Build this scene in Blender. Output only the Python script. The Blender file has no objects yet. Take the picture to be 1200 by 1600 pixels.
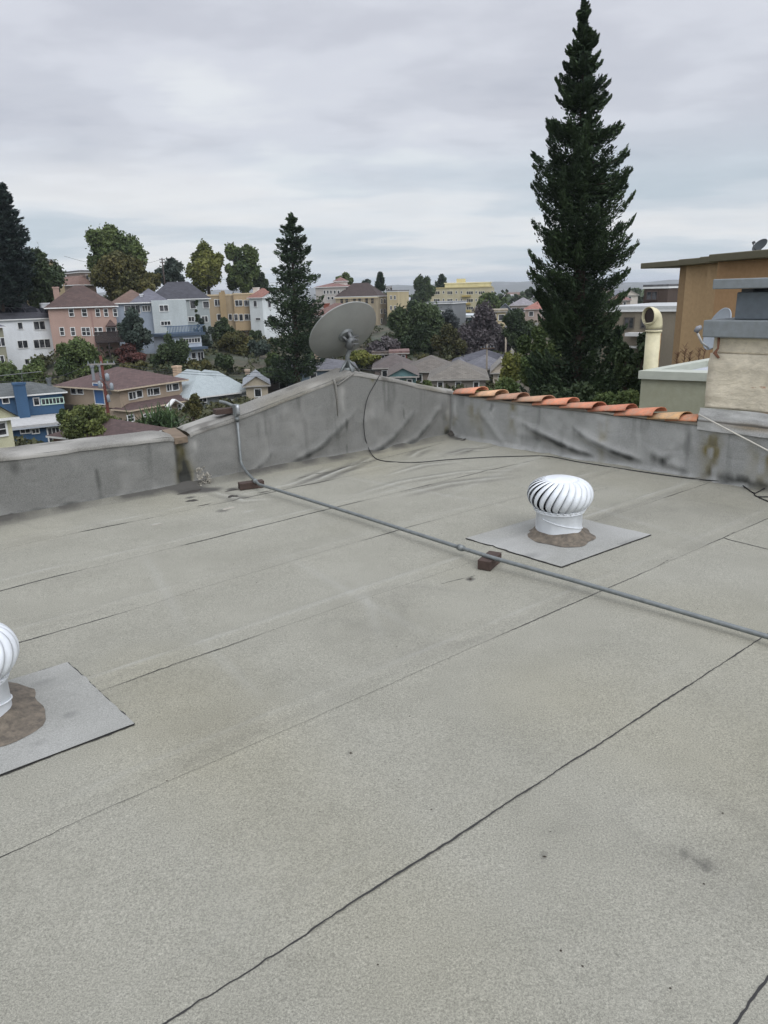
HAZE=0.00016
import bpy, math, random
import numpy as np
from mathutils import Vector, Matrix
random.seed(7); RNG=np.random.default_rng(11)
scn=bpy.context.scene; COL=scn.collection
# ---------------------------------------------------------------- camera
F=1130.0; PITCH=math.atan((800-459)/F); ROLL=math.radians(-1.5); H=1.63
CAM=np.array([0,0,H])
def ray(px,py):
    x=(px-600)/F; y=-(py-800)/F
    c,s=math.cos(ROLL),math.sin(ROLL); x,y=c*x-s*y,s*x+c*y
    cp,sp=math.cos(PITCH),math.sin(PITCH)
    return np.array([x,cp+y*sp,-sp+y*cp])
def gz(px,py,z=0.0):
    d=ray(px,py); return CAM+d*((z-H)/d[2])
def at(px,py,dist):
    d=ray(px,py); return CAM+d*(dist/math.hypot(d[0],d[1]))
def onplane(px,py,p,n):
    d=ray(px,py); n=np.array(n,float); return CAM+d*(((np.array(p)-CAM)@n)/(d@n))
cam=bpy.data.cameras.new('camera'); co=bpy.data.objects.new('camera',cam); COL.objects.link(co)
f_=ray(600,800); r_=ray(1730,800)-f_; u_=-(ray(600,1930)-f_)
co.matrix_world=Matrix(((r_[0],u_[0],-f_[0],0),(r_[1],u_[1],-f_[1],0),(r_[2],u_[2],-f_[2],H),(0,0,0,1)))
cam.sensor_fit='VERTICAL'; cam.sensor_height=24; cam.lens=24*F/1600; cam.clip_start=.05; cam.clip_end=40000
scn.camera=co
scn.render.resolution_x=768; scn.render.resolution_y=1024
# ---------------------------------------------------------------- materials
def lin(c):
    return tuple(((v/255)/12.92 if v/255<=.04045 else ((v/255+.055)/1.055)**2.4) for v in c)
class NT:
    def __init__(s,name):
        s.m=bpy.data.materials.new(name); s.m.use_nodes=True; s.t=s.m.node_tree; s.n=s.t.nodes
        s.b=s.n['Principled BSDF']; s.tc=s.n.new('ShaderNodeTexCoord')
    def L(s,a,b): s.t.links.new(a,b)
    def noise(s,scale,detail=4,rough=.6,vec=None,stretch=None,dist=0):
        n=s.n.new('ShaderNodeTexNoise'); n.inputs['Scale'].default_value=scale; n.inputs['Detail'].default_value=detail
        n.inputs['Roughness'].default_value=rough; n.inputs['Distortion'].default_value=dist
        v=vec or s.tc.outputs['Object']
        if stretch:
            mp=s.n.new('ShaderNodeMapping'); mp.inputs['Scale'].default_value=stretch; s.L(v,mp.inputs['Vector']); v=mp.outputs[0]
        s.L(v,n.inputs['Vector']); return n.outputs['Fac']
    def ramp(s,fac,stops):
        r=s.n.new('ShaderNodeValToRGB'); e=r.color_ramp.elements
        while len(e)<len(stops): e.new(.5)
        for q,(p,c) in zip(e,stops):
            q.position=p; q.color=(*c,1) if isinstance(c,tuple) else (c,c,c,1)
        s.L(fac,r.inputs['Fac']); return r.outputs['Color']
    def mix(s,fac,a,b,mode='MIX'):
        m=s.n.new('ShaderNodeMix'); m.data_type='RGBA'; m.blend_type=mode
        for sock,v in ((m.inputs[0],fac),(m.inputs[6],a),(m.inputs[7],b)):
            if isinstance(v,(int,float)): sock.default_value=v
            elif isinstance(v,tuple): sock.default_value=(*v,1)
            else: s.L(v,sock)
        return m.outputs[2]
    def base(s,c):
        if isinstance(c,tuple): s.b.inputs['Base Color'].default_value=(*c,1)
        else: s.L(c,s.b.inputs['Base Color'])
    def bump(s,h,strength=.3,dist=.01):
        b=s.n.new('ShaderNodeBump'); b.inputs['Strength'].default_value=strength; b.inputs['Distance'].default_value=dist
        s.L(h,b.inputs['Height']); s.L(b.outputs[0],s.b.inputs['Normal'])
    def rough(s,v): s.b.inputs['Roughness'].default_value=v; return s
    def attr(s,name):
        a=s.n.new('ShaderNodeAttribute'); a.attribute_name=name; return a.outputs['Fac']
def sc(c,k): return tuple(min(.95,v*k) for v in c)
MC={}
def stucco(c,k=1.0,grain=1.0,var=.16):
    key=('st',c,k,grain,var)
    if key in MC: return MC[key]
    t=NT('stucco'); b=sc(lin(c),k)
    col=t.mix(t.ramp(t.noise(.6,5,.65,stretch=(1,1,.35)),[(.3,0.0),(.75,1.0)]),sc(b,1-var),sc(b,1+var*.5))
    col=t.mix(t.ramp(t.noise(9*grain,4),[(.35,0.0),(.7,1.0)]),col,t.mix(1.0,col,(.86,.85,.82),'MULTIPLY'))
    t.base(col); t.rough(.9); t.bump(t.noise(40*grain,3),.25,.01); MC[key]=t.m; return t.m
def paint(c,k=1.0,r=.5,metal=0.0,var=.12,scale=6.0):
    key=('pa',c,k,r,metal,scale)
    if key in MC: return MC[key]
    t=NT('paint'); b=sc(lin(c),k)
    t.base(t.mix(t.ramp(t.noise(scale,5,.65),[(.3,0.0),(.7,1.0)]),sc(b,1-var),sc(b,1+var*.4)))
    t.rough(r); t.b.inputs['Metallic'].default_value=metal; MC[key]=t.m; return t.m
def shingle(c,k=1.0):
    key=('sh',c,k)
    if key in MC: return MC[key]
    t=NT('roofing'); b=sc(lin(c),k)
    br=t.n.new('ShaderNodeTexBrick'); br.inputs['Scale'].default_value=1.0; br.inputs['Brick Width'].default_value=.45
    br.inputs['Row Height'].default_value=.22; br.inputs['Mortar Size'].default_value=.012
    br.inputs['Color1'].default_value=(*sc(b,.8),1); br.inputs['Color2'].default_value=(*sc(b,1.2),1); br.inputs['Mortar'].default_value=(*sc(b,.5),1)
    t.L(t.tc.outputs['Object'],br.inputs['Vector'])
    col=t.mix(t.ramp(t.noise(.5,5,.7),[(.3,0.0),(.75,1.0)]),t.mix(1.0,br.outputs[0],(.78,.78,.8),'MULTIPLY'),br.outputs[0])
    t.base(col); t.rough(.9); MC[key]=t.m; return t.m
def glass(dark=.02):
    key=('gl',dark)
    if key in MC: return MC[key]
    t=NT('window_glass')
    t.base(t.mix(t.ramp(t.noise(1.3,2),[(.45,0.0),(.6,1.0)]),(dark,dark*1.1,dark*1.2),(dark*4,dark*4,dark*4.2))); t.rough(.12); MC[key]=t.m; return t.m
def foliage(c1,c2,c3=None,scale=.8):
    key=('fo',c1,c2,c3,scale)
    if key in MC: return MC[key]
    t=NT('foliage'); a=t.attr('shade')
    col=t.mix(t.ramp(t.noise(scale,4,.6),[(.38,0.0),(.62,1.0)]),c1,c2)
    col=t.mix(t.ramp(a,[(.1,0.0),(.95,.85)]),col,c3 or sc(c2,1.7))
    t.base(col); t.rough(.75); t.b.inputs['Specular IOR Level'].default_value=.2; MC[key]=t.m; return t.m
def wood(c,k=1.0):
    key=('wo',c,k)
    if key in MC: return MC[key]
    t=NT('wood'); b=sc(lin(c),k)
    t.base(t.mix(t.ramp(t.noise(18,5,.6,stretch=(.15,1,1)),[(.3,0.0),(.7,1.0)]),sc(b,.55),sc(b,1.2))); t.rough(.85); t.bump(t.noise(60,3,stretch=(.1,1,1)),.3,.004); MC[key]=t.m; return t.m
# ---------------------------------------------------------------- mesh helpers
class MB:
    def __init__(s): s.v=[]; s.f=[]; s.sm=False
    def add(s,vs,fs):
        o=len(s.v); s.v+= [tuple(map(float,p)) for p in vs]; s.f+=[tuple(i+o for i in f) for f in fs]; return s
    def box(s,x0,x1,y0,y1,z0,z1):
        return s.add([(x0,y0,z0),(x1,y0,z0),(x1,y1,z0),(x0,y1,z0),(x0,y0,z1),(x1,y0,z1),(x1,y1,z1),(x0,y1,z1)],
          [(0,3,2,1),(4,5,6,7),(0,1,5,4),(1,2,6,5),(2,3,7,6),(3,0,4,7)])
    def prism(s,pts,z0,z1):
        n=len(pts); return s.add([(x,y,z0) for x,y in pts]+[(x,y,z1) for x,y in pts],
          [tuple(range(n-1,-1,-1)),tuple(range(n,2*n))]+[(i,(i+1)%n,(i+1)%n+n,i+n) for i in range(n)])
    def tube(s,pts,r,seg=10,cap=True):
        pts=[Vector(p) for p in pts]; n=len(pts); rs=r if isinstance(r,(list,tuple)) else [r]*n
        t0=(pts[1]-pts[0]).normalized(); up=Vector((0,0,1)) if abs(t0.z)<.9 else Vector((1,0,0))
        a=t0.cross(up).normalized(); V=[]
        for i,p in enumerate(pts):
            t=(pts[min(i+1,n-1)]-pts[max(i-1,0)]).normalized()
            a=(a-t*a.dot(t)).normalized(); b=t.cross(a)
            for k in range(seg):
                q=2*math.pi*k/seg; V.append(p+(a*math.cos(q)+b*math.sin(q))*rs[i])
        Fc=[(i*seg+k,i*seg+(k+1)%seg,(i+1)*seg+(k+1)%seg,(i+1)*seg+k) for i in range(n-1) for k in range(seg)]
        if cap: Fc+=[tuple(range(seg-1,-1,-1)),tuple((n-1)*seg+k for k in range(seg))]
        return s.add(V,Fc)
    def lathe(s,prof,seg=40,c=(0,0,0)):
        V=[(c[0]+r*math.cos(2*math.pi*k/seg),c[1]+r*math.sin(2*math.pi*k/seg),c[2]+z) for r,z in prof for k in range(seg)]
        n=len(prof); Fc=[(i*seg+k,i*seg+(k+1)%seg,(i+1)*seg+(k+1)%seg,(i+1)*seg+k) for i in range(n-1) for k in range(seg)]
        Fc+=[tuple(range(seg-1,-1,-1)),tuple((n-1)*seg+k for k in range(seg))]
        return s.add(V,Fc)
    def mesh(s,name):
        m=bpy.data.meshes.new(name); m.from_pydata(s.v,[],s.f); m.update(); return m
    def build(s,name,mat,parent=None,smooth=False,off=None,bevel=0):
        if off is not None: s.v=[(a-off[0],b-off[1],c-off[2]) for a,b,c in s.v]
        m=s.mesh(name)
        if smooth: m.shade_smooth()
        return link(name,m,mat,parent,bevel)
def link(name,m,mat,parent=None,bevel=0):
    m.materials.append(mat); o=bpy.data.objects.new(name,m); COL.objects.link(o)
    if parent: o.parent=parent
    if bevel:
        b=o.modifiers.new('bevel','BEVEL'); b.width=bevel; b.segments=2; b.limit_method='ANGLE'
    return o
def tag(o,label=None,cat=None,group=None,kind=None):
    if label: o['label']=label
    if cat: o['category']=cat
    if group: o['group']=group
    if kind: o['kind']=kind
    return o
def empty(name,loc,rz=0.0,label=None,cat=None,group=None):
    o=bpy.data.objects.new(name,None); COL.objects.link(o); o.location=tuple(map(float,loc)); o.rotation_euler=(0,0,rz); o.empty_display_size=.1
    return tag(o,label,cat,group)
def copy_tree(o,parent=None):
    c=o.copy(); COL.objects.link(c); c.parent=parent
    for ch in list(o.children): copy_tree(ch,c)
    return c
def npmesh(name,V,nq,shade=None):
    """V: (4*nq,3) quads"""
    m=bpy.data.meshes.new(name); m.vertices.add(4*nq); m.vertices.foreach_set('co',V.astype(np.float32).ravel())
    m.loops.add(4*nq); m.loops.foreach_set('vertex_index',np.arange(4*nq,dtype=np.int32))
    m.polygons.add(nq); m.polygons.foreach_set('loop_start',np.arange(0,4*nq,4,dtype=np.int32))
    try: m.polygons.foreach_set('loop_total',np.full(nq,4,dtype=np.int32))
    except Exception: pass
    m.update(calc_edges=True)
    if shade is not None:
        a=m.attributes.new('shade','FLOAT','POINT'); a.data.foreach_set('value',np.repeat(shade,4).astype(np.float32))
    return m
def gridmesh(name,P,attrs=None,flip=False):
    """P (n,m,3) grid"""
    n,mm=P.shape[:2]; idx=np.arange(n*mm).reshape(n,mm)
    q=np.stack([idx[:-1,:-1],idx[1:,:-1],idx[1:,1:],idx[:-1,1:]],-1).reshape(-1,4)
    if flip: q=q[:,::-1]
    m=bpy.data.meshes.new(name); m.vertices.add(n*mm); m.vertices.foreach_set('co',P.astype(np.float32).ravel())
    nq=len(q); m.loops.add(4*nq); m.loops.foreach_set('vertex_index',q.astype(np.int32).ravel())
    m.polygons.add(nq); m.polygons.foreach_set('loop_start',np.arange(0,4*nq,4,dtype=np.int32))
    m.update(calc_edges=True)
    for k,v in (attrs or {}).items():
        a=m.attributes.new(k,'FLOAT','POINT'); a.data.foreach_set('value',v.astype(np.float32).ravel())
    m.shade_smooth(); return m
def segd(X,Y,pts):
    """distance from grid points to a polyline, and the parameter along it"""
    best=np.full(X.shape,1e9); par=np.zeros(X.shape); L=0; tot=sum(math.dist(pts[i],pts[i+1]) for i in range(len(pts)-1))
    for (x0,y0),(x1,y1) in zip(pts[:-1],pts[1:]):
        l=math.dist((x0,y0),(x1,y1)); t=np.clip(((X-x0)*(x1-x0)+(Y-y0)*(y1-y0))/(l*l),0,1)
        d=np.hypot(X-(x0+t*(x1-x0)),Y-(y0+t*(y1-y0))); m=d<best; best=np.where(m,d,best); par=np.where(m,(L+t*l)/tot,par); L+=l
    return best,par
def smooth_noise(X,Y,scale,seed=0):
    r=np.random.default_rng(seed); N=256; T=r.random((N,N)); x=X*scale; y=Y*scale
    xi=np.floor(x).astype(int); yi=np.floor(y).astype(int); fx=x-xi; fy=y-yi; fx=fx*fx*(3-2*fx); fy=fy*fy*(3-2*fy)
    g=lambda i,j: T[i%N,j%N]
    return (g(xi,yi)*(1-fx)+g(xi+1,yi)*fx)*(1-fy)+(g(xi,yi+1)*(1-fx)+g(xi+1,yi+1)*fx)*fy
# ================================================================ THE ROOF
O=np.array([-3.0,5.41]); U=np.array([3.81,2.96]); U/=np.hypot(*U); N=np.array([-U[1],U[0]])
def W(a,b,z=0.0): p=O+U*a-N*b; return np.array([p[0],p[1],z])
def AB(p): q=np.array(p[:2])-O; return float(q@U),float(-(q@N))
def ABp(px,py,z=0.0): return AB(gz(px,py,z))
O2=np.array([.81,8.37]); U2=np.array([3.15,5.70])-O2; U2/=np.hypot(*U2); N2=np.array([-U2[1],U2[0]])
def W2(s,t,z=0.0): p=O2+U2*s+N2*t; return np.array([p[0],p[1],z])
A0=4.825; SK=.0596      # the right wall starts at a=A0 and drifts by SK per metre of b
seams=[[(262,1600),(508,1440),(968,1143),(1180,1005)],[(0,1342),(92,1300),(370,1178),(455,1140),(720,1021),(972,910),(1030,885)],
 [(160,1080),(250,1047),(380,1002),(530,949),(715,887)],[(50,997),(155,967),(260,936),(320,917),(455,877),(530,855)],
 [(0,924),(175,880),(275,855),(490,801)],[(0,860),(120,833)]]
SB=[float(np.mean([ABp(*p)[1] for p in s])) for s in seams]       # distance of each lap from the left parapet
SB=[SB[0]+.81]+SB
print('seams',SB)
# membrane height
bs=np.unique(np.concatenate([np.arange(-.12,6.2,.022),np.arange(6.2,11,.25)]))
fr=np.unique(np.concatenate([np.linspace(-6,-2.2,12),np.arange(-2.2,5.5,.025)]))
Bm,Am=np.meshgrid(bs,fr)
amax=A0+SK*Bm+.1
Ac=np.minimum(Am,amax)
Z=np.zeros(Ac.shape); n1=smooth_noise(Ac,Bm,.8,1); n2=smooth_noise(Ac,Bm,3.1,2); n3=smooth_noise(Ac,Bm,9,3)
Z+=.012*(n1-.5)+.004*(n2-.5)
dark=np.zeros(Ac.shape); light=np.zeros(Ac.shape); green=np.zeros(Ac.shape)
for i,sb in enumerate(SB):
    wav=.012*(smooth_noise(Ac,np.full(Ac.shape,i*7.0),1.2,5)-.5)
    d=Bm-(sb+wav)                          # >0 is the camera side
    # lap: the sheet from the wall side lies 3 mm over the next one, with a soft buckle 11-14 cm behind the edge
    Z+=.0035*np.clip(-d/.004,0,1)*(d>-.81)*np.clip((d+.81)/.7,0,1)
    amp=.0062*(.35+.9*smooth_noise(Ac,np.full(Ac.shape,i*3.0),.55,6))
    if i<2: amp*=.25
    if i==2: amp*=.55
    dd=d+.135+.02*(smooth_noise(Ac,np.full(Ac.shape,i*11.0),.7,8)-.5)
    Z+=amp*np.exp(-(dd/.019)**2)
    light+=.46*np.exp(-(dd/.012)**2)*(amp/.0062)*smooth_noise(Ac,Bm,5,9)  # pale crest painted on each buckle as its lit upper side
    dark+=(.05 if i<2 else .12)*np.exp(-((d+.06)/.035)**2)*(amp/.0062)*smooth_noise(Ac,Bm,2.3,19)  # dark band painted between buckle and seam as the buckle's shading
# cross buckles at the roll ends, faint pale lines
for px0,py0,px1,py1,am in ((220,855,300,1000,.003),(300,990,420,1100,.002),(740,735,1200,880,.003),(480,735,840,800,.002),(560,900,600,1010,.002),(430,860,700,1010,.002),(900,690,640,800,.003),(1150,700,1000,800,.003)):
    p0=ABp(px0,py0); p1=ABp(px1,py1); d,t=segd(Ac,Bm,[p0,p1]); g=np.exp(-(d/.03)**2)*np.sin(math.pi*np.clip(t,.02,.98))
    Z+=am*.4*g; light+=.16*g
wr=[[(451,759),(480,748),(517,732)],[(455,764),(500,750),(543,732),(562,718)],[(543,777),(625,754),(720,739),(800,735)],[(505,746),(555,729),(587,713)],
    [(640,716),(655,706),(672,700)],[(700,712),(730,704),(760,703)],[(600,745),(660,728),(720,722)],[(330,768),(380,782),(430,779)],[(620,775),(700,757),(800,745)]]
for w in wr:
    pts=[ABp(*p) for p in w]; d,t=segd(Ac,Bm,pts); e=np.sin(math.pi*np.clip(t,0.03,.97))**.6
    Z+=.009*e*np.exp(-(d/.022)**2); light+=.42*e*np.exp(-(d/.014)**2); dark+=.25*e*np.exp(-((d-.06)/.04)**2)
# cove against both walls
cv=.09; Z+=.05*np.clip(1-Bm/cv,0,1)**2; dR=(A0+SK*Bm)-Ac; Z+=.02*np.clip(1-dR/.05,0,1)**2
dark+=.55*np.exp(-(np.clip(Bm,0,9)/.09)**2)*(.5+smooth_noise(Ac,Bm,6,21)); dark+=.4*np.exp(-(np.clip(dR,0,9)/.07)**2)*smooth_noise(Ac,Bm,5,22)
# grime and water marks
for px,py,rx,k in ((300,766,.13,1.0),(330,765,.1,.7),(709,682,.09,1.0),(720,686,.08,.6),(297,777,.04,.7),(362,764,.05,.8),(348,797,.06,.5),(1000,722,.06,.5),(735,905,.02,1.2),(548,1178,.008,1.4),(851,1339,.006,2.2),(1129,1272,.008,1.2),(1100,1382,.004,1.6)):
    a,b=ABp(px,py); dark+=k*np.exp(-(((Ac-a)/rx)**2+((Bm-b)/(rx*.8))**2)**1.5)
a,b=ABp(1060,1328); a2,b2=ABp(1110,1356); d,t=segd(Ac,Bm,[(a,b),(a2,b2)]); dark+=.3*np.exp(-(d/.022)**2)*(smooth_noise(Ac,Bm,45,33)*1.6)
for px,py,rx,k in ((357,793,.03,.8),(390,798,.03,.4),(244,818,.022,.7),(315,748,.04,.6)):
    a,b=ABp(px,py); light+=k*np.exp(-(((Ac-a)/(rx*1.6))**2+((Bm-b)/(rx*.6))**2))
sh_=np.searchsorted(np.array(sorted(SB)),Bm); dark+=np.array([.05,0,.07,.02,.08,.0,.06,.03,.05,.0])[np.clip(sh_,0,9)]
ring=np.abs(smooth_noise(Ac,Bm,1.1,131)*.7+smooth_noise(Ac,Bm,3.3,132)*.3-.56); dark+=.055*np.exp(-(ring/.02)**2)*np.clip((smooth_noise(Ac,Bm,.6,133)-.4)*4,0,1)
green+=.75*np.clip(smooth_noise(Ac,Bm,.55,31)*1.2+smooth_noise(Ac,Bm,1.6,32)*.7-.95,0,1)
dark+=.16*np.clip(smooth_noise(Ac,Bm,.9,41)+.5*smooth_noise(Ac,Bm,2.9,42)-.7,0,1)
light+=.12*np.clip(smooth_noise(Ac,Bm,.7,51)+.5*smooth_noise(Ac,Bm,2.2,52)-.75,0,1)
Pm=np.empty(Ac.shape+(3,)); Pm[...,0]=O[0]+U[0]*Ac-N[0]*Bm; Pm[...,1]=O[1]+U[1]*Ac-N[1]*Bm; Pm[...,2]=Z
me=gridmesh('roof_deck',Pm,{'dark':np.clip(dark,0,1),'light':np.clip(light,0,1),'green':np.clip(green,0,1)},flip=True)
def capsheet(name,base,dk,lt,gr,grain=1.0,contrast=1.0):
    t=NT(name)
    g1=t.noise(150*grain,3,.75); g2=t.noise(300*grain,2,.7)
    c=t.mix(t.ramp(g1,[(.32,0.0),(.68,1.0)]),sc(base,1-.17*contrast),sc(base,1+.17*contrast))
    c=t.mix(t.ramp(g2,[(.3,0.0),(.7,1.0)]),t.mix(1.0,c,(.80,.80,.80),'MULTIPLY'),t.mix(1.0,c,(1.12,1.12,1.12),'MULTIPLY'))
    sp=t.noise(70*grain,2,.5); c=t.mix(t.ramp(sp,[(.70,0.0),(.78,.5)]),c,sc(base,.45))
    sw=t.noise(34*grain,3,.6); c=t.mix(t.ramp(sw,[(.72,0.0),(.8,.5)]),c,sc(base,1.4))
    big=t.noise(1.6,7,.72); c=t.mix(t.ramp(big,[(.34,0.0),(.62,1.0)]),t.mix(1.0,c,(.86,.86,.85),'MULTIPLY'),c)
    edge=t.noise(7,5,.75)
    def masked(a,k=1.0):
        m=t.n.new('ShaderNodeMath'); m.operation='MULTIPLY_ADD'; m.inputs[1].default_value=k
        t.L(t.attr(a),m.inputs[0])
        s=t.n.new('ShaderNodeMath'); s.operation='MULTIPLY_ADD'; s.inputs[1].default_value=.9; s.inputs[2].default_value=-.45; t.L(edge,s.inputs[0])
        e=t.n.new('ShaderNodeMath'); e.operation='MULTIPLY'; t.L(s.outputs[0],e.inputs[0]); t.L(t.attr(a),e.inputs[1])
        t.L(e.outputs[0],m.inputs[2]); m.use_clamp=True; return m.outputs[0]
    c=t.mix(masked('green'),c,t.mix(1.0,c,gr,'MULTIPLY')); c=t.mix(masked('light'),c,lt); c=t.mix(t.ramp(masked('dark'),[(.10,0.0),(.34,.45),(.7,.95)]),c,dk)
    t.base(c); t.rough(.95); t.b.inputs['Specular IOR Level'].default_value=.25; t.bump(g1,.5,.004); return t.m
DECKC=(.262,.255,.211)
deckm=capsheet('granulated_cap_sheet',DECKC,(.065,.062,.056),(.36,.36,.33),(1.0,.955,.80),contrast=1.7)
deck=tag(link('roof_deck',me,deckm),kind='structure')
# asphalt bleeding out of the laps: ribbons of uneven width lying on the sheet
tar=paint((36,35,33),1.0,.6,scale=30)
def dz(a,b):
    i=int(np.clip(np.searchsorted(fr,a),1,len(fr)-1)); j=int(np.clip(np.searchsorted(bs,b),1,len(bs)-1)); return float(max(Z[i,j],Z[i-1,j],Z[i,j-1],Z[i-1,j-1]))
WOB=[random.uniform(-.5,.5) for _ in range(401)]
def ribbon(mb,pts,wfun,lift=.0015,step=.02):
    L=0
    for p,q in zip(pts[:-1],pts[1:]):
        l=math.dist(p,q); n=max(2,int(l/step)); prev=None
        ux,uy=(q[0]-p[0])/l,(q[1]-p[1])/l
        for k in range(n+1):
            t=k/n; w=wfun(L+l*t); j=(random.random()-.5)*.003+.0045*(WOB[int((L+l*t)*7)%400]*(1-((L+l*t)*7%1))+WOB[(int((L+l*t)*7)+1)%400]*((L+l*t)*7%1))
            x=p[0]+(q[0]-p[0])*t-uy*j; y=p[1]+(q[1]-p[1])*t+ux*j; z=dz(x,y)+lift
            cur=(W(x-uy*w,y+ux*w,z),W(x+uy*w,y-ux*w,z),w)
            if prev and (w>.0003 or prev[2]>.0003): mb.add([prev[0],prev[1],cur[1],cur[0]],[(0,1,2,3)])
            prev=cur
        L+=l
sm=MB()
for i,s in enumerate(seams):
    pts=[ABp(*p) for p in s]; pts.sort()
    full=[(-3.5 if i>0 else pts[0][0]-1.5,pts[0][1])]+pts+[(A0-.05+SK*pts[-1][1],pts[-1][1])]
    th=(.3,.46,.44,.46,.46,.46)[i]; mw=(.0028,.0022,.0036,.0042,.0048,.005)[i]
    sd=random.random()*100
    def wf(L,th=th,mw=mw,sd=sd):
        v=float(smooth_noise(np.array([L*1.7+sd]),np.array([3.3]),1,61)[0])*.7+float(smooth_noise(np.array([L*9+sd]),np.array([7.3]),1,62)[0])*.3
        q=max(0,(v-th)/(1-th)); return (mw*.34 if i<1 else mw*.30 if i<2 else mw*.16)+mw*min(1,q*2.2)*(.6+.6*random.random())
    ribbon(sm,full,wf)
pts=[ABp(1150,1600),ABp(1200,1528)]; k=(pts[1][0]-pts[0][0],pts[1][1]-pts[0][1])
ribbon(sm,[(pts[0][0]-k[0]*2,pts[0][1]-k[1]*2),(pts[0][0]+k[0]*6,pts[0][1]+k[1]*6)],lambda L:.0022+.002*random.random())
ribbon(sm,[ABp(1130,842),ABp(1200,860)],lambda L:.003+.002*random.random())
ribbon(sm,[ABp(1130,842),ABp(1148,833)],lambda L:.002*random.random())
for q in (((690,912),(742,900)),((1027,886),(1045,876)),((925,768),(950,762)),((850,716),(880,720)),((965,725),(985,729))):
    ribbon(sm,[ABp(*q[0]),ABp(*q[1])],lambda L:.0028*random.random())
sm.build('lap_seam',tar,deck)
# blobs of mastic and a torn flake by the parapet step
def blob(px,py,rx,ry,mat,h,name,rot=0.66,seed=0):
    rg_=random.Random(seed); a0_,b0_=ABp(px,py); m=MB(); n=22; rings=[]
    ph=[rg_.uniform(0,6.28) for _ in range(4)]
    for rr,zz in ((1.0,.0008),(.86,h*.7),(.5,h),(.02,h*1.05)):
        for k in range(n):
            q=2*math.pi*k/n; w=1+.16*math.sin(2*q+ph[0])+.12*math.sin(3*q+ph[1])+.08*math.sin(7*q+ph[2])
            x=rr*w*rx*math.cos(q); y=rr*w*ry*math.sin(q); a_=a0_+x; b_=b0_+y; rings.append(W(a_,b_,dz(a_,max(b_,.001))+zz))
    m.add(rings,[(i*n+k,i*n+(k+1)%n,(i+1)*n+(k+1)%n,(i+1)*n+k) for i in range(3) for k in range(n)]); return m.build(name,mat,deck,True)
mas=paint((62,58,52),.8,.8,var=.4,scale=30); fl_=paint((168,163,150),.8,.8,var=.3,scale=30)
for i,(px,py,rx,ry,mt2,h_) in enumerate(((300,782,.055,.03,mas,.002),(363,766,.06,.022,mas,.002),(364,777,.045,.02,mas,.002),(319,789,.05,.012,mas,.002),(414,769,.05,.01,mas,.002),(298,768,.12,.035,mas,.006),(709,683,.09,.04,mas,.006),(357,794,.05,.022,fl_,.008),(318,775,.03,.012,fl_,.003),(245,819,.04,.01,fl_,.004),(1000,724,.05,.01,mas,.002),(725,688,.05,.015,mas,.003))):
    blob(px,py,rx,ry,mt2,h_,'mastic_spot' if mt2 is mas else 'torn_flake',seed=i)
# loose chips, twigs and grit
dm=MB(); dl=[]
for px,py,s in ((548,1178,.008),(851,1339,.007),(1129,1272,.006),(1100,1382,.004),(735,905,.012),(640,1120,.004),(500,1270,.003),(945,1240,.003),(860,1300,.003)): dl.append((*ABp(px,py),s))
for k in range(420):
    a_=random.uniform(-2,4.9); b2_=random.uniform(.02,5.6)**1.0
    if k<220: b2_=random.uniform(.02,.28) if k<130 else b2_; a_=(A0+SK*b2_-random.uniform(.03,.2)) if 130<=k<220 else a_
    dl.append((a_,b2_,random.uniform(.0012,.0042)))
for a_,b2_,s in dl:
    c=W(a_,b2_,dz(a_,b2_)+.001); q0=random.random()*6.28; n=5; e=random.uniform(.35,1)
    rim=[(c[0]+s*math.cos(q0+q)*(.7+.5*random.random()),c[1]+s*e*math.sin(q0+q)*(.7+.5*random.random()),c[2]) for q in [2*math.pi*i/n for i in range(n)]]
    dm.add(rim+[(c[0],c[1],c[2]+s*.6)],[(i,(i+1)%n,n) for i in range(n)])
tag(dm.build('roof_grit',wood((70,62,52),.7),deck),kind='stuff')
# line of the base flashing along the left parapet
bl=MB(); ribbon(bl,[ABp(0,816),ABp(60,803),ABp(140,789)],lambda L:.004*random.random()); ribbon(bl,[ABp(465,748),ABp(520,737),ABp(600,716),ABp(690,693)],lambda L:.0035*random.random()+.001)
bl.build('flashing_seam',tar,deck)
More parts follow.
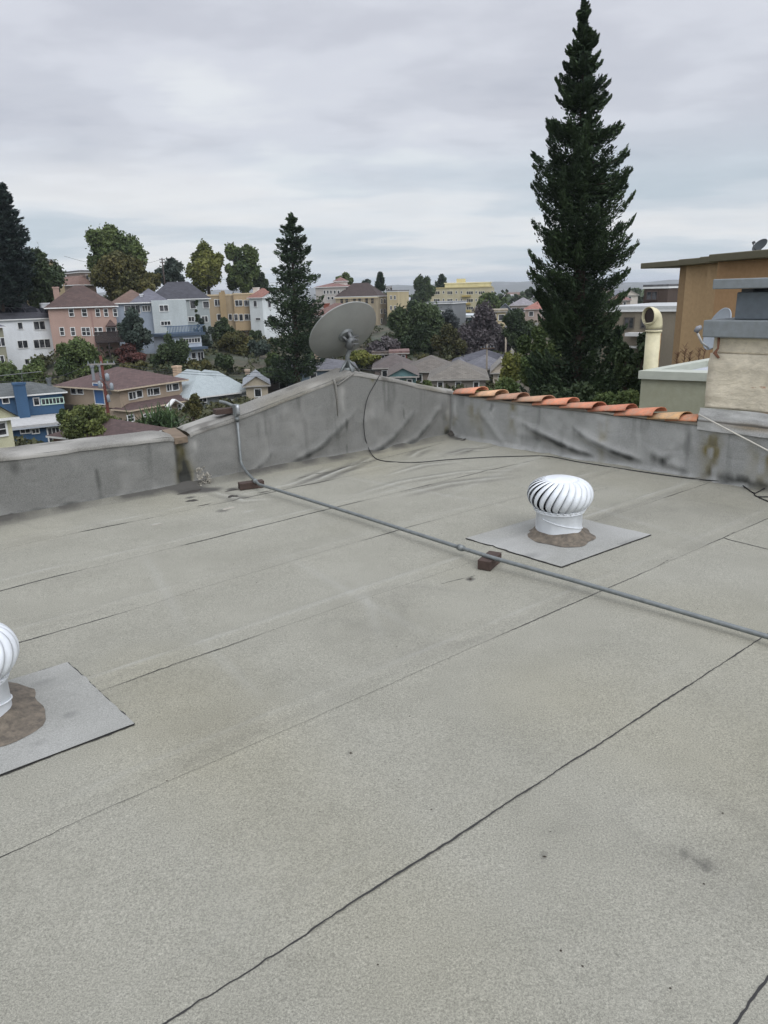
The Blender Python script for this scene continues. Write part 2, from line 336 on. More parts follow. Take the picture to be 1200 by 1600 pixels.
# ---------------------------------------------------------------- parapet with the gable
def gabz(s): return float(np.interp(s,[-8,0,1.40,1.50,1.60,1.64,2.12,3.30,3.42,3.52,4.81,5.3],[.51,.497,.475,.455,.455,.485,.575,.835,.868,.852,.532,.52]))
wallm=capsheet('parapet_membrane',(.178,.178,.166),(.030,.031,.028),(.27,.265,.245),(.55,.48,.2),grain=.8,contrast=1.0)
def membrane(S,Zt,folds,stains,wfn):
    """front skin of a wall: S (n) stations, tops Zt (n); returns grid + attributes"""
    v=np.linspace(0,1,46); SS,VV=np.meshgrid(S,v,indexing='ij'); ZZ=VV*Zt[:,None]
    off=.012*(smooth_noise(SS,ZZ,2.2,71)-.5)+.006*(smooth_noise(SS,ZZ,7,72)-.5)
    cr=np.abs(smooth_noise(SS+ZZ*.8,ZZ*1.3-SS*.4,5.5,78)-.5); off+=-.0028*np.exp(-(cr/.05)**2)
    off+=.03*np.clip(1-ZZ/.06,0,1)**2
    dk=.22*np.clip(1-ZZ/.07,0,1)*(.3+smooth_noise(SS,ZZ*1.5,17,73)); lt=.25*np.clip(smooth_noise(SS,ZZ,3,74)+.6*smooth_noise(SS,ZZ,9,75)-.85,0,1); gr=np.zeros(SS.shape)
    for pts,amp,w,d in folds:
        q,t=segd(SS,ZZ,pts); e=np.clip(t*5,0,1)*np.clip((1-t)*6,0,1)
        # signed: bulge above the line, crease on it
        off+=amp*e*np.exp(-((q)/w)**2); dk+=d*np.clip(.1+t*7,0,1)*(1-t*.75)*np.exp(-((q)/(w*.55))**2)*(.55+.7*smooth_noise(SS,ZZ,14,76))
    for kind,s0,z0,rs,rz,k in stains:
        g=k*np.exp(-(((SS-s0)/rs)**2+((ZZ-z0)/rz)**2))*(.45+.9*smooth_noise(SS,ZZ,11,77))
        g=g*np.clip((smooth_noise(SS,ZZ*.6,19,79)-.22)*2.4,0,1)
        if kind=='d': dk+=g
        elif kind=='l': lt+=g
        else: gr+=g
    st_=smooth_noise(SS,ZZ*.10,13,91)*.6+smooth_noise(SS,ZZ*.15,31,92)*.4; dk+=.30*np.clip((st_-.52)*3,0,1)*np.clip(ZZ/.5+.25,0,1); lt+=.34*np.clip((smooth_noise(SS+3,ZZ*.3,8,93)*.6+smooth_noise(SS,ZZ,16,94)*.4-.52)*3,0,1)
    P=np.empty(SS.shape+(3,))
    for i in range(SS.shape[0]):
        for j in range(SS.shape[1]): P[i,j]=wfn(SS[i,j],off[i,j],ZZ[i,j])
    P[:,-1]=[wfn(s,.004,z) for s,z in zip(S,Zt)]
    return P,{'dark':np.clip(dk,0,1),'light':np.clip(lt,0,1),'green':np.clip(gr,0,1)}
def Lw(s,o,z): return W(s,o,z)          # o = towards the roof
def Rw(s,o,z): return W2(s,-o,z)
def sz(px,py):
    p=onplane(px,py,(O[0],O[1],0),(N[0],N[1],0)); return AB(p)[0],float(p[2])
def sz2(px,py):
    p=onplane(px,py,(O2[0],O2[1],0),(N2[0],N2[1],0)); return float((p[:2]-O2)@U2),float(p[2])
folds=[([sz(452,727),sz(475,714),sz(500,700),sz(560,640)],.022,.05,.75),([sz(566,716),sz(590,703),sz(612,686),sz(650,640)],.022,.05,.8),([sz(625,701),sz(650,686),sz(672,660),sz(695,625)],.02,.045,.7),
  ([sz(395,738),sz(415,722),sz(430,700)],.012,.04,.45),([sz(520,690),sz(560,660),sz(600,650)],.01,.06,.05),([sz(430,640),sz(470,690),sz(450,725)],.008,.07,.1)]
st=[('g',1.55,.06,.075,.12,3.2),('g',1.54,.2,.04,.2,2.6),('d',1.56,.10,.03,.16,1.1),('d',1.53,.05,.06,.1,.9),('g',1.53,.3,.03,.22,1.2),('d',1.49,.3,.025,.2,.5),('d',1.56,.42,.04,.06,.8),('l',1.66,.40,.02,.07,1.2),('l',1.69,.05,.035,.05,1.8),('g',3.72,.80,.04,.07,2.2),
  ('l',3.30,.68,.03,.09,1.2),('l',3.31,.5,.02,.08,.8),('d',3.33,.3,.012,.3,.5),('l',3.6,.4,.2,.12,.5),('d',.78,.25,.02,.25,.45),('d',.30,.4,.2,.05,.3),('g',4.76,.12,.03,.12,1.5),('d',4.78,.05,.05,.05,1.2),('l',4.77,.3,.03,.16,.7),('d',.3,.03,.9,.03,.4),('d',4.1,.4,.012,.22,.4),('l',2.5,.5,.3,.1,.25),('l',2.3,.3,.1,.15,.2)]
S=np.unique(np.concatenate([np.arange(-7,-.6,.4),np.arange(-.6,4.86,.026),[1.47,1.6,3.42]]))
P,at_=membrane(S,np.array([gabz(s) for s in S]),folds,st,Lw)
gap=np.exp(-((S-1.535)/.055)**4)
for i,g in enumerate(gap):
    for j in range(P.shape[1]): P[i,j,:2]+=N*.045*g*(1-np.clip(1-P[i,j,2]/.1,0,1))
pw=empty('parapet_wall',W(2,0.1),0,'grey membrane-clad parapet wall on the left that rises to a low gable under the big dish','wall')
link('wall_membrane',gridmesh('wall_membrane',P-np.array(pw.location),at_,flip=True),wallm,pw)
# coping: pale crusty stucco skin on top, two runs with the wooden gap between them
copm=capsheet('crusty_coping',(.20,.194,.175),(.065,.06,.052),(.33,.32,.29),(.8,.72,.5),grain=.5)
TH=.27
def coping(s0,s1,name,mat,lift=.0,extra=None):
    Sx=np.unique(np.concatenate([np.arange(s0,s1,.045),[s1]])); 
    if s0<-1: Sx=np.unique(np.concatenate([np.arange(s0,-.6,.5),np.arange(-.6,s1,.045),[s1]]))
    prof=[(.010,-.03),(.011,-.010),(.003,.003),(-.03,.008)]+[(-q,.014+q*.06) for q in np.linspace(.06,TH-.02,8)]+[(-TH,.028),(-TH-.012,.0),(-TH-.01,-.04)]
    P=np.empty((len(Sx),len(prof),3)); SS=np.empty(P.shape[:2]); TT=SS.copy()
    for i,s in enumerate(Sx):
        for j,(o,z) in enumerate(prof):
            nz=.008*(smooth_noise(np.array([s]),np.array([o]),9,81)[0]-.5)+.012*(smooth_noise(np.array([s]),np.array([o]),2.5,82)[0]-.5)
            P[i,j]=W(s,o+nz*.6,gabz(s)+z+lift+nz); SS[i,j]=s; TT[i,j]=o
    dk=.7*np.clip(smooth_noise(SS,TT*2,5,83)+.5*smooth_noise(SS,TT*3,13,84)-.9,0,1)*2; lt=np.clip(smooth_noise(SS,TT,4,85)-.4,0,1)*1.2
    P-=np.array(pw.location); return link(name,gridmesh(name,P,{'dark':np.clip(dk,0,1),'light':np.clip(lt,0,1),'green':np.clip(smooth_noise(SS,TT,2,86)-.5,0,1)},flip=False),mat,pw)
coping(-7,1.47,'coping',copm); coping(1.62,4.86,'coping',copm)
cm=MB(); rgc=random.Random(4)
for k in range(90):
    s=rgc.uniform(1.64,1.76); z=rgc.uniform(.0,.15)*(1 if s<1.72 else .6); e=rgc.uniform(.008,.022); c=W(s,.035+.02*(1-z/.15),z+.01); Vv=[c+np.array([rgc.uniform(-e,e),rgc.uniform(-e,e),rgc.uniform(-e,e)]) for _ in range(4)]; cm.add(Vv,[(0,1,2),(0,2,3),(0,3,1),(1,3,2)])
tag(cm.build('flaking_crust',fl_,pw,off=pw.location),kind='stuff')
gb=MB(); gb.add([W(1.475,.0,.452),W(1.60,.0,.455),W(1.60,-TH,.50),W(1.475,-TH,.495),W(1.475,-.0,.40),W(1.60,-.0,.40),W(1.60,-TH,.40),W(1.475,-TH,.40)],[(0,1,2,3),(0,4,5,1),(3,2,6,7),(0,3,7,4),(1,5,6,2)])
gb.build('exposed_wood',wood((112,98,82)),pw,off=pw.location)
# ridge wrinkle of the membrane lapped over the gable peak
for pl,r in (([sz(520,592),sz(523,600),sz(526,622),sz(527,650)],.012),([sz(552,583),sz(540,592),sz(527,602)],.010)):
    t=MB(); t.tube([W(s,.008,z) for s,z in pl],[r,r*1.2,r,.004][:len(pl)] if len(pl)==4 else r,8); t.build('lap_fold',copm,pw,True,off=pw.location)
# outer face of the building below the coping
ob=MB(); Sx=[-7,0,1.5,3.42,4.86,5.1]
for a,b in zip(Sx[:-1],Sx[1:]): ob.add([W(a,-TH,-14),W(b,-TH,-14),W(b,-TH,gabz(b)-.01),W(a,-TH,gabz(a)-.01)],[(3,2,1,0)])
ob.build('outer_face',stucco((196,186,165)),pw,off=pw.location)
# ---------------------------------------------------------------- right parapet
def rz_(s): return float(np.interp(s,[-.1,0,.5,2.9,3.1,6,9],[.505,.505,.475,.47,.47,.455,.455]))
folds2=[([sz2(928,713),sz2(890,700),sz2(850,680),sz2(818,664)],.03,.045,1.0),([sz2(1003,722),sz2(960,706),sz2(917,684),sz2(895,668)],.028,.045,.9),([sz2(1075,738),sz2(1040,722),sz2(1010,700)],.012,.05,.3),([sz2(790,698),sz2(770,670),sz2(750,640)],.012,.04,.1)]
st2=[('g',.06,.12,.04,.12,1.6),('d',.05,.04,.06,.05,1.4),('l',.06,.35,.035,.15,.9),('g',.35,.38,.07,.16,1.0),('g',.45,.15,.05,.2,.5),('d',.6,.42,.03,.06,.9),('l',.62,.34,.03,.06,.8),
  ('g',3.05,.3,.07,.3,1.9),('g',2.0,.3,.04,.25,.9),('g',.9,.35,.05,.2,.9),('d',3.05,.22,.04,.2,.3),('d',2.78,.28,.12,.16,.25),('g',3.5,.3,.1,.3,1.8),('d',3.4,.05,.35,.05,.7),('l',3.2,.43,.15,.05,.7),('l',3.45,.2,.12,.12,.3),('d',2.6,.12,.1,.05,.6),('d',1.2,.12,.4,.06,.3)]
S2=np.unique(np.concatenate([np.arange(-.02,3.9,.027),np.arange(3.9,9,.3)]))
wallm2=capsheet('right_parapet_membrane',(.28,.283,.27),(.035,.036,.033),(.42,.42,.40),(.55,.46,.22),grain=.8,contrast=.9)
P,at_=membrane(S2,np.array([rz_(s) for s in S2]),folds2,st2,Rw)
rw=empty('parapet_wall',W2(1.5,.1),0,'blue-grey membrane-clad parapet wall on the right with a row of clay barrel tiles on top','wall')
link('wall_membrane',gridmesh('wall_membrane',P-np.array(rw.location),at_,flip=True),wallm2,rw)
tp=MB(); 
for a,b in ((-.05,2.93),(2.93,9)):
    z0=.0; tp.add([W2(a,0,rz_(a)),W2(b,0,rz_(b)),W2(b,.24,rz_(b)+.01),W2(a,.24,rz_(a)+.01)],[(0,1,2,3)])
tp.add([W2(-.05,.24,-14),W2(9,.24,-14),W2(9,.24,.47),W2(-.05,.24,.51)],[(0,1,2,3)])
tp.build('wall_top',stucco((150,148,140)),rw,off=rw.location)
# junction strip in the corner
def tilecol(c):
    t=NT('clay_tile'); b=lin(c)
    cc=t.mix(t.ramp(t.noise(9,5,.7),[(.35,0.0),(.7,1.0)]),sc(b,.8),sc(b,1.15)); cc=t.mix(t.ramp(t.noise(13,5,.75),[(.5,0.0),(.66,.75)]),cc,lin((150,136,118))); cc=t.mix(t.ramp(t.noise(31,4,.7,dist=1),[(.58,0.0),(.66,.6)]),cc,lin((84,74,66)))
    t.base(cc); t.rough(.85); t.bump(t.noise(60,3),.3,.003); return t.m
tcol=[(186,126,98),(190,150,116),(158,120,98),(168,130,104),(194,126,96),(184,122,94),(180,116,90),(190,124,94),(192,154,110),(180,122,90)]
tpx=[(712,742),(737,773),(765,806),(803,846),(836,888),(880,928),(922,974),(965,1022),(1018,1063),(1044,1086)]
def arch(rb,re,L,th=.013,seg=12):
    mb=MB(); V=[]; 
    for x,r in ((0,rb),(L*.5,(rb+re)/2),(L,re)):
        for rr in (r,r-th):
            for k in range(seg+1):
                q=math.pi*(k/seg)*1.0; V.append((x,rr*math.cos(q)*1.0,rr*math.sin(q)*.44))
    n=seg+1; fs=[]
    for i in range(2):
        for k in range(seg):
            a=i*2*n+k; fs.append((a,a+1,a+1+2*n,a+2*n)); b=a+n; fs.append((b,b+2*n,b+2*n+1,b+1))
    for i in (0,2):
        for k in range(seg):
            a=i*2*n+k; fs.append((a,a+n,a+n+1,a+1) if i==0 else (a,a+1,a+n+1,a+n))
    for i in range(2):
        for k in (0,seg):
            a=i*2*n+k; fs.append((a,a+n,a+3*n,a+2*n))
    return mb.add(V,fs)
lbs=['orange','pale buff','weathered brown-orange with a chipped lower edge','weathered orange-brown','bright orange','orange','bright orange','bright orange','pale yellow-buff','short orange']
for i,(c,(x0,x1)) in enumerate(zip(tcol,tpx)):
    s0=sz2(x0,[608,614,620,624,628,631,634,638,645,655][i])[0]; s1=sz2(x1,[608,614,620,624,628,631,634,638,645,655][i])[0]
    L=min(max(s1-s0+.05,.24),.42); ang=math.atan2(U2[1],U2[0])+random.uniform(-.05,.05)
    o=arch(.105,.128,L).build('roof_tile',tilecol(c),None,True)
    for p in o.data.polygons: pass
    zc=rz_(s0)+.0+random.uniform(-.003,.008)
    # tiles shingle over one another: the near end of each rests on the next
    loc=W2(s0-.03,.095+random.uniform(-.012,.012),zc+.006)
    o.parent=rw; o.location=tuple(loc-np.array(rw.location)); o.rotation_euler=(random.uniform(-.06,.06),-.105+random.uniform(-.02,.02),ang)
    tag(o,lbs[i]+' clay barrel tile on the parapet')
mt=MB(); mt.box(-.03,2.9,-.09,.09,-.0,.022)
o=mt.build('mortar_bed',stucco((165,158,145)),rw); o.location=tuple(W2(.02,.1,.473)-np.array(rw.location)); o.rotation_euler=(0,0,math.atan2(U2[1],U2[0]))
# ---------------------------------------------------------------- chimney on the right parapet
C0=2.945; ang2=math.atan2(U2[1],U2[0])
ch=empty('chimney',W2(C0,0,rz_(3)),ang2,'old cream stucco chimney with two blue-grey slabs standing on the right parapet','chimney')
def stuc_old():
    t=NT('old_cream_stucco'); b=lin((214,204,182))
    c=t.mix(t.ramp(t.noise(2.6,7,.75,stretch=(.9,1,1.3)),[(.36,0.0),(.62,1.0)]),sc(b,.70),sc(b,1.05)); c=t.mix(t.ramp(t.noise(13,6,.75,stretch=(.8,1,1.4)),[(.52,.0),(.68,.55)]),c,sc(b,.62))
    c=t.mix(t.ramp(t.noise(4.6,5,.7,stretch=(.6,1,1.6)),[(.64,0.0),(.68,.85)]),c,lin((170,130,105))); t.base(c); t.rough(.9); t.bump(t.noise(14,6,.65,stretch=(.8,1,1.5)),.7,.02); return t.m
old=stuc_old()
def rough_block(x0,x1,y0,y1,z0,z1,amp,nx=26,nz=22,seed=0):
    """box whose front is an uneven hand-trowelled skin"""
    X,Zz=np.meshgrid(np.linspace(x0,x1,nx),np.linspace(z0,z1,nz),indexing='ij')
    y=y0-amp*(smooth_noise(X,Zz,6,seed)+.6*smooth_noise(X,Zz,15,seed+1)-.8)
    P=np.stack([X,y,Zz],-1); m=MB(); idx=lambda i,j:i*nz+j
    V=[tuple(P[i,j]) for i in range(nx) for j in range(nz)]; fs=[(idx(i,j),idx(i+1,j),idx(i+1,j+1),idx(i,j+1)) for i in range(nx-1) for j in range(nz-1)]
    m.add(V,fs); k=len(m.v); m.v+=[(x0,y1,z0),(x1,y1,z0),(x1,y1,z1),(x0,y1,z1)]
    m.f+=[tuple([idx(0,j) for j in range(nz)]+[k+3,k]),tuple([idx(nx-1,j) for j in range(nz-1,-1,-1)]+[k+1,k+2]),tuple([idx(i,nz-1) for i in range(nx)]+[k+2,k+3]),(k,k+3,k+2,k+1),tuple([idx(i,0) for i in range(nx-1,-1,-1)]+[k,k+1])]
    return m
zb=rz_(3)
rough_block(0,1.5,.02,.62,.16,.615,.03,seed=101).build('stucco_base',old,ch,True)
rough_block(.015,1.49,.035,.60,.618,.745,.018,nz=8,seed=105).build('stucco_band',old,ch,True)
flm=capsheet('chimney_flashing',(.33,.33,.315),(.10,.092,.08),(.5,.495,.47),(.8,.62,.4),grain=.6)
X,Zz=np.meshgrid(np.linspace(-.03,1.6,60),np.linspace(0,1,18),indexing='ij')
zt=.165+.025*(smooth_noise(X,X*0,5,111)-.5); zz=-.03+(zt+.03)*Zz
yy=-.022+.034*Zz-.02*(smooth_noise(X,Zz*.3,7,112)-.5)-.012*(smooth_noise(X,Zz,14,113)-.5)
link('base_flashing',gridmesh('base_flashing',np.stack([X,yy,zz],-1),{'dark':np.clip(.9*np.exp(-((Zz-.42)/.05)**2)+.6*smooth_noise(X,Zz,9,114)-.4,0,1),'light':smooth_noise(X,Zz*.3,8,115)*.6,'green':np.clip(1.8*np.exp(-((Zz-.35)/.15)**2)*(smooth_noise(X,X*0,5,116)-.35),0,1)}),flm,ch)
gp_=stucco((132,138,140),1.0,2.0,.3)
mb=MB(); mb.box(-.05,1.6,-.05,.66,.748,.885); mb.build('lower_slab',gp_,ch,bevel=.01)
mb=MB(); mb.box(.16,1.45,.04,.56,.888,1.10); mb.build('cap_block',stucco((104,112,118),1,2.0),ch,bevel=.008)
mb=MB()
for x in (.19,.42,.9,1.3): MB().box(x,x+.09,.05,.5,1.10,1.125).build('spacer',paint((60,62,64)),ch)
mb=MB(); mb.box(.0,1.6,-.06,.66,1.127,1.205); mb.build('top_slab',gp_,ch,bevel=.008)
# crack patches on the stucco
mb=MB(); mb.tube([(.07,-.0,.745),(.075,-.004,.66),(.05,-.002,.62),(.09,-.004,.58)],[.012,.009,.016,.01],8); mb.build('rust_streak',paint((120,84,66),1,.9),ch,True)
# ---------------------------------------------------------------- rooftop turbine vents
white=paint((224,228,230),.86,.42,var=.22,scale=5)
def make_vent():
    v=empty('turbine_vent',(0,0,0))
    r=.155
    m=MB(); m.lathe([(r+.004,-.01),(r,.012),(r,.188),(r+.003,.19)],56); m.build('vent_pipe',white,v,True)
    m=MB(); pts=[]; 
    for k in range(41):
        q=math.radians(-168+k*4.2); pts.append(((r+.003)*math.cos(q),(r+.003)*math.sin(q),.150-.11*k/40))
    m.tube(pts,.0038,8); m.build('spiral_seam',white,v,True)
    m=MB(); m.lathe([(r+.002,.176),(r+.012,.180),(r+.014,.187),(r+.010,.194),(r+.002,.196)],56); m.build('lower_collar',white,v,True)
    nf=24; R=.207; zc=.295; hz=.112
    def prof(t):        # t 0 bottom .. 1 top
        q=math.radians(-62+ t*136); return R*math.cos(q)**.62 if math.cos(q)>0 else 0, zc+hz*math.sin(q)
    m=MB()
    for i in range(nf):
        base=2*math.pi*i/nf; V=[]; na=16; nw=5
        for j in range(na+1):
            t=j/na; rr,z=prof(t); tw=.62*max(0,t-.12)**1.35
            wdt=2*math.pi/nf*1.04
            for k in range(nw):
                s=k/(nw-1)-.5; rad=rr+(.010*math.cos(s*math.pi)-.026*s)*min(1,rr/.15); q=base-tw+s*wdt
                V.append((rad*math.cos(q),-rad*math.sin(q),z))
        m.add(V,[(j*nw+k,(j+1)*nw+k,(j+1)*nw+k+1,j*nw+k+1) for j in range(na) for k in range(nw-1)])
    o=m.build('vane_ring',white,v,True); sd=o.modifiers.new('s','SOLIDIFY'); sd.thickness=.0012
    m=MB(); m.lathe([(.10,.19),(.15,.22),(.168,.29),(.15,.36),(.09,.39)],40); m.build('dark_core',paint((24,24,25),1,.8),v,True)  # black core added so the gaps between vanes read as shaded inside
    m=MB(); m.lathe([(.118,.392),(.120,.398),(.10,.406),(.05,.411),(.0005,.412)],56); m.build('top_disc',white,v,True)
    m=MB(); seg=192; V=[]
    for z,o,a in ((.184,.004,0),(.188,.008,.004),(.197,.008,.013),(.206,.010,.016),(.204,.0,.0)):
        for k in range(seg): q=2*math.pi*k/seg; rr=r+o+a*abs(math.sin(q*nf/2))**3; V.append((rr*math.cos(q),rr*math.sin(q),z))
    m.add(V,[(i*seg+k,i*seg+(k+1)%seg,(i+1)*seg+(k+1)%seg,(i+1)*seg+k) for i in range(4) for k in range(seg)])
    m.build('tabbed_rim',white,v,True)
    return v
def patch(cx,corners,label,seed):
    """square of newer cap sheet set under a vent, with black edges"""
    rt=empty('flashing_patch',(cx[0],cx[1],0)); tag(rt,label,'roof patch','cap sheet patches under the turbine vents')
    P=[np.array(c) for c in corners]; n=30; V=np.empty((n,n,3)); 
    for i in range(n):
        for j in range(n):
            s,t=i/(n-1),j/(n-1); p=(P[0]*(1-s)+P[1]*s)*(1-t)+(P[3]*(1-s)+P[2]*s)*t
            jit=.004*(math.sin(i*1.3+seed)+math.sin(j*1.1+seed*2)); a,b=p; e=min(s,1-s,t,1-t)
            a+=jit*(e<.01)*random.random(); w=W(a,b); V[i,j]=(w[0]-cx[0],w[1]-cx[1],dz(a,b)+.006+.002*smooth_noise(np.array([a]),np.array([b]),8,seed)[0])
    A,B=np.meshgrid(np.linspace(0,1,n),np.linspace(0,1,n),indexing='ij')
    m=capsheet('patch_sheet',(.285,.285,.262),(.08,.08,.078),(.42,.42,.41),(1,.98,.93))
    link('sheet',gridmesh('sheet',V,{'dark':np.clip(smooth_noise(A,B,6,seed+3)-.72,0,1)*1.2,'light':np.clip(smooth_noise(A,B,3,seed+4)-.5,0,1)*.7,'green':np.zeros(A.shape)}),m,rt)
    e=MB(); C=[tuple(p) for p in P]+[tuple(P[0])]
    rim=list(range(0,n*n,n))  # edge strip follows the outline just outside
    for p,q in zip(C[:-1],C[1:]): ribbon(e,[p,q],lambda L:.0035+.0045*random.random()**2,lift=.0035)
    e.build('tar_edge',tar,rt,off=(cx[0],cx[1],0))
    return rt
def tarmound(root,rin,rout,h,seed,cx=(0,0)):
    m=MB(); seg=48; V=[]
    for k in range(seg):
        q=2*math.pi*k/seg; w=.75+.5*smooth_noise(np.array([math.cos(q)*2+seed]),np.array([math.sin(q)*2+5]),1.3,seed)[0]
        for rr,z in ((rin-.004,h*w),(rin+.012,h*w*.9),(rin+(rout-rin)*.45*w,h*.45),(rout*w*.92+.01,.012),(rout*w+.012,.005)):
            V.append((cx[0]+rr*math.cos(q),cx[1]+rr*math.sin(q),z))
    m.add(V,[(k*5+j,((k+1)%seg)*5+j,((k+1)%seg)*5+j+1,k*5+j+1) for k in range(seg) for j in range(4)])
    t=NT('roof_tar'); c=t.mix(t.ramp(t.noise(22,6,.7),[(.35,0.0),(.68,1.0)]),lin((74,68,60)),lin((118,108,94))); t.base(c); t.rough(.8); t.bump(t.noise(45,5),.6,.006)
    return m.build('tar_collar',t.m,root,True)
vc=gz(872,838); vc=np.array([vc[0],vc[1],.008])
v1=make_vent(); v1.location=tuple(vc); v1.rotation_euler=(0,0,math.radians(20))
tag(v1,'white turbine roof vent standing in the middle of the roof, seen whole','roof vent','white turbine vents')
v2=copy_tree(v1); pv2=gz(-44,1132); v2.location=(pv2[0],pv2[1],.008); v2.rotation_euler=(0,0,math.radians(75)); v2['label']='white turbine roof vent cut off by the left edge of the picture'
tarmound(v1,.155,.222,.055,3); 
o=tarmound(v2,.155,.255,.045,9)
pc=[ABp(728,843),ABp(877,888),ABp(1017,838)]; p4=(pc[0][0]+pc[2][0]-pc[1][0],pc[0][1]+pc[2][1]-pc[1][1])
patch(vc,[pc[0],p4,pc[2],pc[1]],'pale grey square of cap sheet under the vent in the middle of the roof',3)
q1=ABp(105,1036); q2=ABp(210,1135); q3=ABp(0,1215); dx=(q3[0]-q2[0],q3[1]-q2[1]); k=.95/math.hypot(*dx); q3=(q2[0]+dx[0]*k,q2[1]+dx[1]*k); q4=(q1[0]+dx[0]*k,q1[1]+dx[1]*k)
patch(pv2,[q4,q1,q2,q3],'pale grey square of cap sheet under the vent at the left edge',8)
# ---------------------------------------------------------------- conduit
galv=paint((132,137,136),.75,.48,.35,var=.25,scale=25)
zc=.076; R0=.0128
p0s,_=sz(372,700); top=W(p0s,.03,.70)
path=[W(p0s,.032,.60),W(p0s,.034,.17)]
e1=gz(405,757,zc); w0=W(p0s,.034,0)
for k in range(1,9):
    t=k/9; path.append(np.array([w0[0]*(1-t)**2+2*t*(1-t)*w0[0]+t*t*e1[0],w0[1]*(1-t)**2+2*t*(1-t)*w0[1]+t*t*e1[1],(1-t)**2*.17+2*t*(1-t)*zc+t*t*zc]))
pp=[gz(405,757,zc),gz(560,805,.058),gz(720,856,zc-.01),gz(768,871,zc),gz(900,908,.06),gz(1200,995,.05)]; ext=pp[-1]+(pp[-1]-pp[-2])*1.3
cd=empty('conduit_pipe',(w0[0],w0[1],0)); tag(cd,'long grey galvanised conduit running down the gable wall and diagonally across the roof','pipe')
m=MB(); m.tube(path+pp+[ext],R0,14); m.build('pipe',galv,cd,True,off=cd.location)
def sleeve(a,b,L=.05,r=.021):
    d=(b-a)/np.linalg.norm(b-a); m=MB(); m.tube([a-d*L/2,a-d*L*.3,a-d*L*.29,a+d*L*.29,a+d*L*.3,a+d*L/2],[r*.85,r*.85,r,r,r*.85,r*.85],14); return m
sleeve(pp[2],pp[3]).build('coupling',galv,cd,True,off=cd.location)
sleeve(path[-1],pp[0],.045).build('coupling',galv,cd,True,off=cd.location)
sleeve(np.array(W(p0s,.032,.555)),np.array(W(p0s,.032,.61)),.05,.020).build('coupling',galv,cd,True,off=cd.location)
m=MB(); wz=gabz(p0s)
fx=lambda a,o,z:W(p0s+a,o,z)
m.add([fx(x,y,z) for z in (.585,.69) for x,y in ((-.024,.055),(.024,.055),(.024,.0),(-.024,.0))],[(0,1,2,3),(7,6,5,4),(0,4,5,1),(1,5,6,2),(2,6,7,3),(3,7,4,0)])
m.tube([fx(0,.02,.665),fx(-.0,-.05,.672),fx(-.02,-.12,.69),fx(-.05,-.2,.70)],.015,12)
m.build('conduit_body',galv,cd,off=cd.location,bevel=.006)
m=MB(); m.tube([fx(0,.056,.60),fx(0,.062,.62),fx(0,.062,.66),fx(0,.056,.685)],.018,10); m.build('fitting_cover',paint((190,194,196),.7,.35,.6),cd,True,off=cd.location)
bw=wood((78,62,54),.75)
def block(a,b,z,L,Wd,Hh,rz,label):
    o=MB().box(-L/2,L/2,-Wd/2,Wd/2,0,Hh).build('wood_block',bw,None,bevel=.004); p=W(a,b,z); o.location=tuple(p); o.rotation_euler=(0,0,rz)
    for dx in (-.25,.25):
        s=MB().box(-L/2-.001,L/2+.001,-Wd/2-.001,Wd/2+.001,Hh*(.48+.01),Hh*.53); 
    tag(o,label,'wood block','wood blocks under the conduit'); return o
c=gz(765,884,0.0); a,b=AB(c); block(a,b,.004,.19,.085,.06,math.radians(60),'dark brown wood block under the conduit beside the middle vent')
c=gz(393,763,0.0); a,b=AB(c); block(a,b,.004,.22,.08,.06,math.radians(24),'dark brown wood block under the conduit at the foot of the gable wall')
pb=W(p0s-.04,-.12,gabz(p0s)+.03); o=block(p0s-.06,-.11,gabz(p0s)+.028,.18,.09,.05,math.radians(30),'brown wood block under the conduit fitting on top of the sloping parapet')
# ---------------------------------------------------------------- black coax cable
rub=paint((22,22,24),1,.55)
cb=[(583,578.5,None)]
wl=lambda px,py: W(sz(px,py)[0],.022,sz(px,py)[1])
C=[W(sz(560,578)[0],-.06,.895),W(sz(592,584)[0],.0,.845),wl(588,592),wl(573,620),wl(567,650),wl(568,680),wl(575,702)]
g=lambda px,py: np.array([*gz(px,py,.012)[:2],dz(*ABp(px,py,.012))+.006])
C+= [g(588,716),g(610,721),g(650,722),g(700,718),g(760,714),g(810,712),g(855,712),g(900,720),g(930,725),g(990,734),g(1050,743),g(1100,750),g(1150,757),g(1200,764),g(1260,778)]
def spline(P,n=8):
    P=[np.array(p,float) for p in P]; out=[]
    for i in range(len(P)-1):
        a=P[max(i-1,0)];b=P[i];c=P[i+1];d=P[min(i+2,len(P)-1)]
        for k in range(n):
            t=k/n; out.append(.5*((2*b)+(c-a)*t+(2*a-5*b+4*c-d)*t*t+(3*b-a-3*c+d)*t**3))
    return out+[P[-1]]
m=MB(); m.tube(spline(C),.0042,8); tag(m.build('coax_cable',rub,None,True),'thin black cable hanging from the dish and lying along the foot of the right parapet','cable')
m=MB(); m.tube(spline([g(1152,753),g(1165,752),g(1185,755),g(1215,752),g(1240,760),g(1225,768),g(1200,765),g(1185,768),g(1178,770),g(1165,762),g(1152,755)]),.0045,8)
m.tube(spline([g(1178,769),g(1182,775),g(1200,776),g(1230,774),g(1240,784),g(1215,788),g(1195,781),g(1184,776)]),.0045,8)
tag(m.build('coax_coil',rub,None,True),'loose loops of black cable at the right edge by the parapet','cable')
m=MB(); a=onplane(1091,647,W2(0,-.06),(N2[0],N2[1],0)); b_=gz(1200,704,.34); dirr=(b_-a); m.tube([a,a+dirr*.5,a+dirr*1.9],.0065,8)
tag(m.build('guy_rod',paint((196,192,180),.9,.5),None,True),'thin pale rod slanting down across the foot of the cream chimney','rod')
